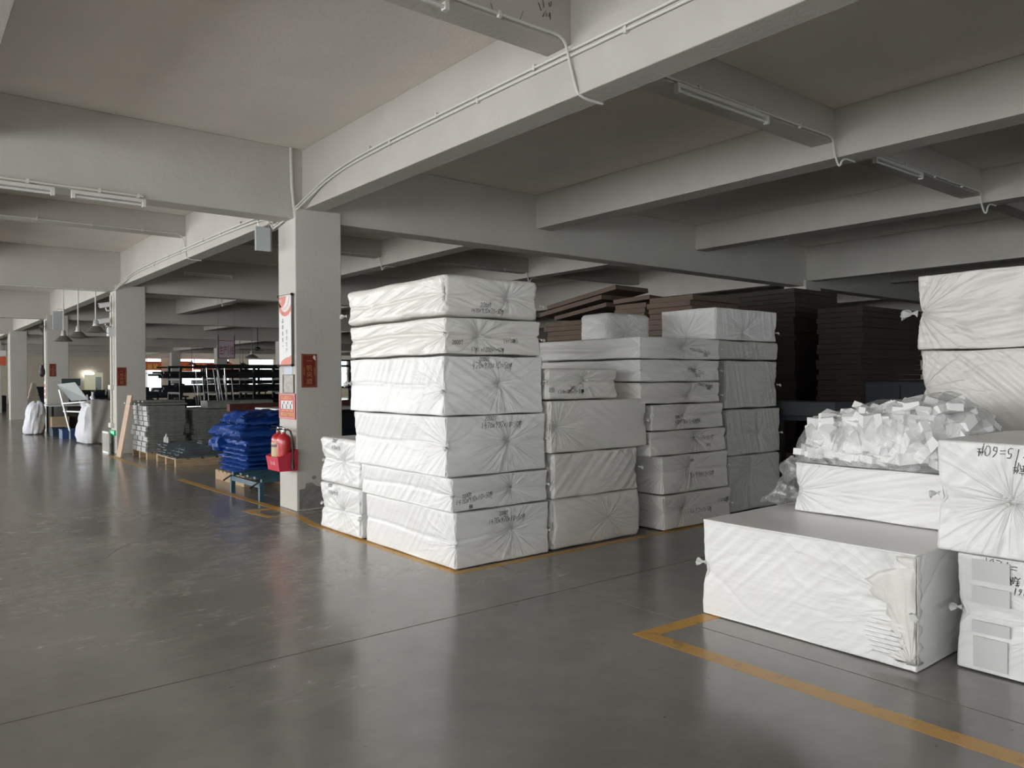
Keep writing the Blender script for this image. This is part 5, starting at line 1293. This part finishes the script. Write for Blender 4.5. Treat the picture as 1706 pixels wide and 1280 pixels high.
# clear strips standing behind the profile stacks
t = None; g = random.Random(13); STRIP = mat('glossy_clear_strip', (.20, .205, .21), .2, noise=.5, nscale=20, coat=.6)
for i in range(16):
    x = 5.30 + i * .035 + g.uniform(-.02, .02); zt = g.uniform(1.35, 1.88); x += .22 * (i > 5)
    o = MB().bar((x, 17.35, .02), (x + g.uniform(-.22, -.02), 17.5 + g.uniform(-.05, .05), zt), .035, .004).build('clear_strip', STRIP, None)
    tag(o, 'thin glossy clear strip standing upright behind the profile stacks', 'strip', 'upright clear strips behind the profile stacks')
# red oxide beam, white table behind blue pile
t = thing('steel_beam', (5.7, 14.0, 0), 'long red-brown steel beam on trestles behind the blue sacks', 'beam')
bar((4.72, 14.0, 1.01), (8.6, 14.0, 1.03), .16, .13).build('beam_body', REDBROWN, t)
for x in (5.9, 7.8):
    for s_ in (-1, 1): bar((x, 14.0 + .25 * s_, 0), (x, 14.0 + .03 * s_, .95), .04, .04, up=(1, 0, 0)).build('trestle_leg', DARKSTEEL, t)
    bar((x, 13.9, .93), (x, 14.1, .93), .05, .03).build('trestle_top', DARKSTEEL, t)
t = thing('packing_table', (5.3, 12.9, 0), 'packing table with crumpled clear film behind the blue sacks', 'table')
box(5.02, 6.6, 12.4, 13.5, .98, 1.02).build('tabletop', BOARDFRAME, t)
for x in (5.05, 6.52):
    for y in (12.43, 13.42): box(x, x + .05, y, y + .05, 0, .98).build('leg', DARKSTEEL, t)
t = thing('dark_machine', (6.2, 15.0, 0), 'dark machine block between blue sacks and racks', 'machine')
box(6.9, 8.4, 14.6, 16.2, .1, .90, bev=.02).build('body', DARKSTEEL, t); box(6.95, 8.35, 14.58, 14.6, .3, .8).build('front_panel', NAVY, t)
for x in (7.0, 8.2):
    for y in (14.7, 16.0): box(x, x + .08, y, y + .08, 0, .1).build('foot', DARKSTEEL, t)

# ---------------------------------------------------------------- bags, easel, crates by the third column
def big_bag(label, cx, cy, rx, ry, h, seed, m_, lean=0.0, topk=.55, name='woven_bag', ruff=True):
    g = np.random.default_rng(seed); ph = g.uniform(0, 6, 8)
    t = thing(name, (cx, cy, 0), label, 'bag')
    prof = [(0.0, 0), (.80, 0), (.97, .04), (1.04, .18), (1.0, .38), (.93, .52), (.97, .60), (.90, .74), (.78, .86), (topk, .94), (topk * .55, 1.0), (.0, .985)]
    n = 36; vs = []; fs = []
    for r, z in prof:
        for k in range(n):
            a = 2 * PI * k / n; w = 1 + .06 * math.sin(5 * a + ph[0] + 4 * z) + .045 * math.sin(11 * a + ph[1] - 7 * z) + .03 * math.sin(17 * a + ph[2])
            sq = 1 / max(abs(math.cos(a)), abs(math.sin(a))) ** .5
            vs.append((cx + rx * r * w * sq * math.cos(a) + lean * z, cy + ry * r * w * sq * math.sin(a), h * z * (1 + .03 * math.sin(3 * a + ph[3]))))
    for i in range(len(prof) - 1):
        for k in range(n): a0 = i * n + k; a1 = i * n + (k + 1) % n; fs.append((a0, a1, a1 + n, a0 + n))
    o = MB().add(vs, fs).build('sack_body', m_, t, smooth=True)
    if ruff:
        MB().tube([(cx + lean * .9, cy + ry * .3, h * .95), (cx + lean, cy + ry * .45, h * 1.02), (cx + lean, cy + ry * .6, h * 1.08)], [.05, .035, .06], 9).build('tied_neck', m_, t, smooth=True)
    return t
big_bag('tall bulging white woven bag left of the second column, grey on its right', 3.86, 20.9, .36, .62, 1.02, 3, SACK, topk=.85)
t = thing('grey_cover_cloth', (4.1, 20.2, .0), 'grey cloth sheet draped over the right of the tall woven bag', 'cloth')
vs = []; fs = []; n1, n2 = 16, 20
for i in range(n1 + 1):
    for j in range(n2 + 1):
        u_ = i / n1; v_ = j / n2; x = 3.62 + .75 * u_; y = 20.20 - .10 * math.sin(v_ * 2.8) - .015 * math.sin(u_ * 19 + v_ * 7) - .03 * math.sin(u_ * 8 + v_ * 3) * v_; z = 1.06 - 1.03 * v_ + .02 * math.sin(u_ * 9)
        vs.append((x, y, z))
for i in range(n1):
    for j in range(n2): a = i * (n2 + 1) + j; fs.append((a, a + n2 + 1, a + n2 + 2, a + 1))
o = MB().add(vs, fs).build('sheet', SACKGREY, t, smooth=True, fix=False); md = o.modifiers.new('s', 'SOLIDIFY'); md.thickness = .006
tube([(4.0, 20.06, .65), (4.6, 19.6, .66)], .012, 8).build('pole', PIPE, t)
big_bag('lumpy white woven bag on the floor before the fourth column', 3.14, 25.65, .24, .42, .92, 8, SACK, topk=.62, lean=.10, ruff=False)
# easel board
t = thing('easel_board', (3.6, 22.6, 0), 'grey tilted whiteboard on a white easel by the third column', 'easel')
def P4(a, b, c, d, th, name, m_, parent):
    n_ = (Vector(b) - Vector(a)).cross(Vector(d) - Vector(a)).normalized() * th; q = [Vector(p) for p in (a, b, c, d)]
    return MB().add([*q, *[p + n_ for p in q]], [(0, 1, 2, 3), (7, 6, 5, 4), (0, 4, 5, 1), (1, 5, 6, 2), (2, 6, 7, 3), (3, 7, 4, 0)]).build(name, m_, parent)
from math import sin, cos
P4((3.36, 23.0, 1.42), (3.72, 22.7, 1.47), (3.98, 22.5, 1.02), (3.66, 22.9, .98), .02, 'board_face', BOARDGREY, t)
for a, b in (((3.40, 22.95, 1.28), (3.60, 22.75, .22)), ((3.95, 22.45, 1.15), (4.02, 22.4, .30)), ((3.48, 22.9, .72), (3.99, 22.42, .70)), ((3.45, 22.9, .92), (3.97, 22.43, .97))):
    bar(a, b, .035, .035).build('easel_rail', BOARDFRAME, t)
bar((3.60, 22.75, .22), (3.60, 22.75, .0), .03, .03).build('leg', BOARDFRAME, t); bar((4.02, 22.4, .32), (4.02, 22.4, .0), .03, .03).build('leg', BOARDFRAME, t)
tube([(4.02, 22.1, 1.22), (4.02, 22.1, 0)], .03, 8).build('post', PIPE, t)
# crates and box
def crate(x0, x1, y0, y1, h, m_, label, z=0.0, group='small crates beside the bags'):
    t = thing('crate', ((x0 + x1) / 2, (y0 + y1) / 2, z), label, 'crate', group); w = .012
    mb = MB().box(x0, x1, y0, y1, z, z + w); mb.box(x0, x1, y0, y0 + w, z + w, z + h); mb.box(x0, x1, y1 - w, y1, z + w, z + h); mb.box(x0, x0 + w, y0 + w, y1 - w, z + w, z + h); mb.box(x1 - w, x1, y0 + w, y1 - w, z + w, z + h)
    mb.build('crate_shell', m_, t)
    r = MB().box(x0 - .012, x1 + .012, y0 - .012, y0, z + h - .03, z + h); r.box(x0 - .012, x0, y0, y1, z + h - .03, z + h); r.build('rim', m_, t)
    box(x0 + .02, x1 - .02, y0 + .02, y1 - .02, z + h * .6, z + h * .75).build('contents', GREYINK, t)
crate(3.42, 3.80, 24.2, 24.75, .22, CRATENAVY, 'dark navy plastic crate left of the bright blue one')
crate(3.46, 3.86, 22.95, 23.45, .24, CRATEBLUE, 'bright blue plastic crate on the floor under the easel')
crate(3.95, 4.45, 22.95, 23.5, .26, CRATENAVY, 'navy plastic crate behind the bright blue one')
t = thing('cardboard_box', (3.6, 25.1, 0), 'tan cardboard box between white bag and navy crate', 'box')
MB().box(3.50, 3.92, 24.85, 25.25, 0, .50, bev=.006).build('carton', CARDBOARD, t); box(3.50, 3.92, 24.846, 24.85, .22, .26).build('tape', PLANK, t)
t = thing('wood_offcut', (3.9, 22.6, .2), 'pale wood offcut sticking out of the blue crate', 'wood')
bar((3.80, 23.2, .16), (3.90, 23.1, .44), .05, .03).build('stick', PLANK, t)
t = thing('counter_table', (4.1, 25.6, 0), 'white topped counter table in front of the third column', 'table')
box(3.50, 5.0, 25.2, 26.3, .78, .82).build('tabletop', BOARDFRAME, t)
for x in (3.55, 4.9):
    for y in (25.25, 26.2): box(x, x + .05, y, y + .05, 0, .78).build('leg', DARKSTEEL, t)
box(3.95, 4.9, 25.3, 26.1, .05, .76).build('cupboard', mat('dark_brown_cupboard', (.03, .02, .017), .6), t)
t = thing('chalk_board', (4.0, 26.9, 1.36), 'dark green board beside the third column', 'board')
box(3.95, 4.45, 26.27, 26.29, 1.36, 1.58).build('panel', GREENBOARD, t)
fb = MB(); fb.box(3.93, 4.47, 26.255, 26.295, 1.58, 1.60); fb.box(3.93, 4.47, 26.255, 26.295, 1.34, 1.36); fb.box(3.93, 3.95, 26.255, 26.295, 1.36, 1.58); fb.box(4.45, 4.47, 26.255, 26.295, 1.36, 1.58); fb.build('frame', BOARDFRAME, t)
for x in (3.97, 4.43): bar((x, 26.28, .82), (x, 26.28, 1.34), .025, .025).build('post', BOARDFRAME, t)
# hose reel and dark glove on third column, red strip notice
t = thing('hose_reel', (3.5, 26.4, 3.05), 'black coiled hose hung high on the third column', 'hose')
for k in range(4):
    rr = .17 - .02 * k; MB().tube([(3.50 - .012 * k, 26.5 + rr * cos(a) , 3.12 + rr * sin(a)) for a in np.linspace(0, 2 * PI, 22)], .016, 6, caps=False).build('coil', HOSE, t, smooth=True)
tube([(3.52, 26.5, 2.95), (3.51, 26.52, 2.4), (3.53, 26.55, 1.95)], .010, 6).build('loose_end', HOSE, t)
bar((3.588, 26.5, 3.12), (3.46, 26.5, 3.12), .03, .03).build('hook', CHROME, t)
t = thing('work_glove', (3.5, 26.6, 1.65), 'black glove hanging on the third column', 'glove')
MB().lathe([(0, 0), (.05, .03), (.085, .12), (.075, .22), (.05, .30), (.055, .36), (0, .37)], (3.50, 26.60, 1.62), 10).build('glove_body', BLACK, t, smooth=True)
tube([(3.53, 26.6, 1.98), (3.588, 26.6, 2.02)], .006, 6).build('nail', CHROME, t)
t = thing('strip_notice', (3.585, 26.6, .95), 'narrow red and white strip notice on the third column', 'notice')
box(3.582, 3.589, 26.45, 26.85, .88, 1.5).build('sheet', WHITEPAPER, t)
for z in (.98, 1.16, 1.32): box(3.5805, 3.582, 26.48, 26.82, z, z + .10).build('red_block', mat('faded_red', (.5, .12, .1), .6), t)
conduit('white conduit down the edge of the third column', [(3.575, 26.42, 3.3), (3.575, 26.42, 1.0)], .02, [(3.57, 26.42, z) for z in (2.2, 1.3)], None)
conduit('white conduit down the edge of the fourth column', [(3.575, 35.7, 3.3), (3.575, 35.7, .8)], .02, [(3.57, 35.7, z) for z in (2.2, 1.3)], None)
# orange-red sign hanging left of the fourth column
t = thing('hanging_sign', (3.1, 37.0, 2.2), 'small orange-red hanging sign at the far left edge', 'sign')
box(3.24, 3.62, 37.0, 37.02, 2.15, 2.50).build('face', BANNERRED, t); box(3.24, 3.62, 37.0, 37.02, 2.53, 2.75).build('upper_face', WHITEPAPER, t)
for x in (3.3, 3.56): bar((x, 37.01, 2.1), (x, 37.01, 3.46), .012, .012).build('hanger', DARKSTEEL, t)
# cream stacked foam tower and dark clutter far left
t = thing('beige_tower', (4.93, 40.0, 0), 'narrow cream coloured tower of stacked foam pieces far left', 'stack')
g = random.Random(2)
for k in range(14): w = .30 - .017 * k + g.uniform(-.02, .02); MB().box(4.92 - w, 4.92 + w, 39.8, 40.2, .28 + k * .082, .28 + k * .082 + .076, bev=.01).build('foam_piece', BEIGEFOAM, t)
box(4.55, 5.3, 39.6, 40.4, 0, .28).build('plinth', DARKSTEEL, t)
for i, (x0, x1, y, h, lab) in enumerate(((5.0, 6.9, 42.0, 1.25, 'tall dark machine right of the cream tower'), (3.3, 4.5, 46.0, 1.1, 'dark machine far left behind the fourth column'), (4.45, 5.7, 30.0, 1.12, 'dark machine behind the tall woven bag'), (5.75, 7.2, 29.0, 1.22, 'dark machine behind the second column'), (8.0, 10.2, 48.0, 1.0, 'dark machine before the lit doorway'))):
    t = thing('machine', ((x0 + x1) / 2, y, 0), lab, 'machine')
    box(x0, x1, y, y + 1.0, .0, h * .72, bev=.02).build('base_cabinet', DARKSTEEL, t)
    box(x0 + .15, x1 - .3, y + .15, y + .8, h * .72, h, bev=.02).build('head', STEELBAR, t)
    box(x0 + .1, x1 - .1, y - .012, y, .12, h * .6).build('front_panel', NAVY, t)
    tube([(x1 - .2, y + .3, h * .72), (x1 - .2, y + .3, h * 1.05)], .04, 8).build('column_post', DARKSTEEL, t)
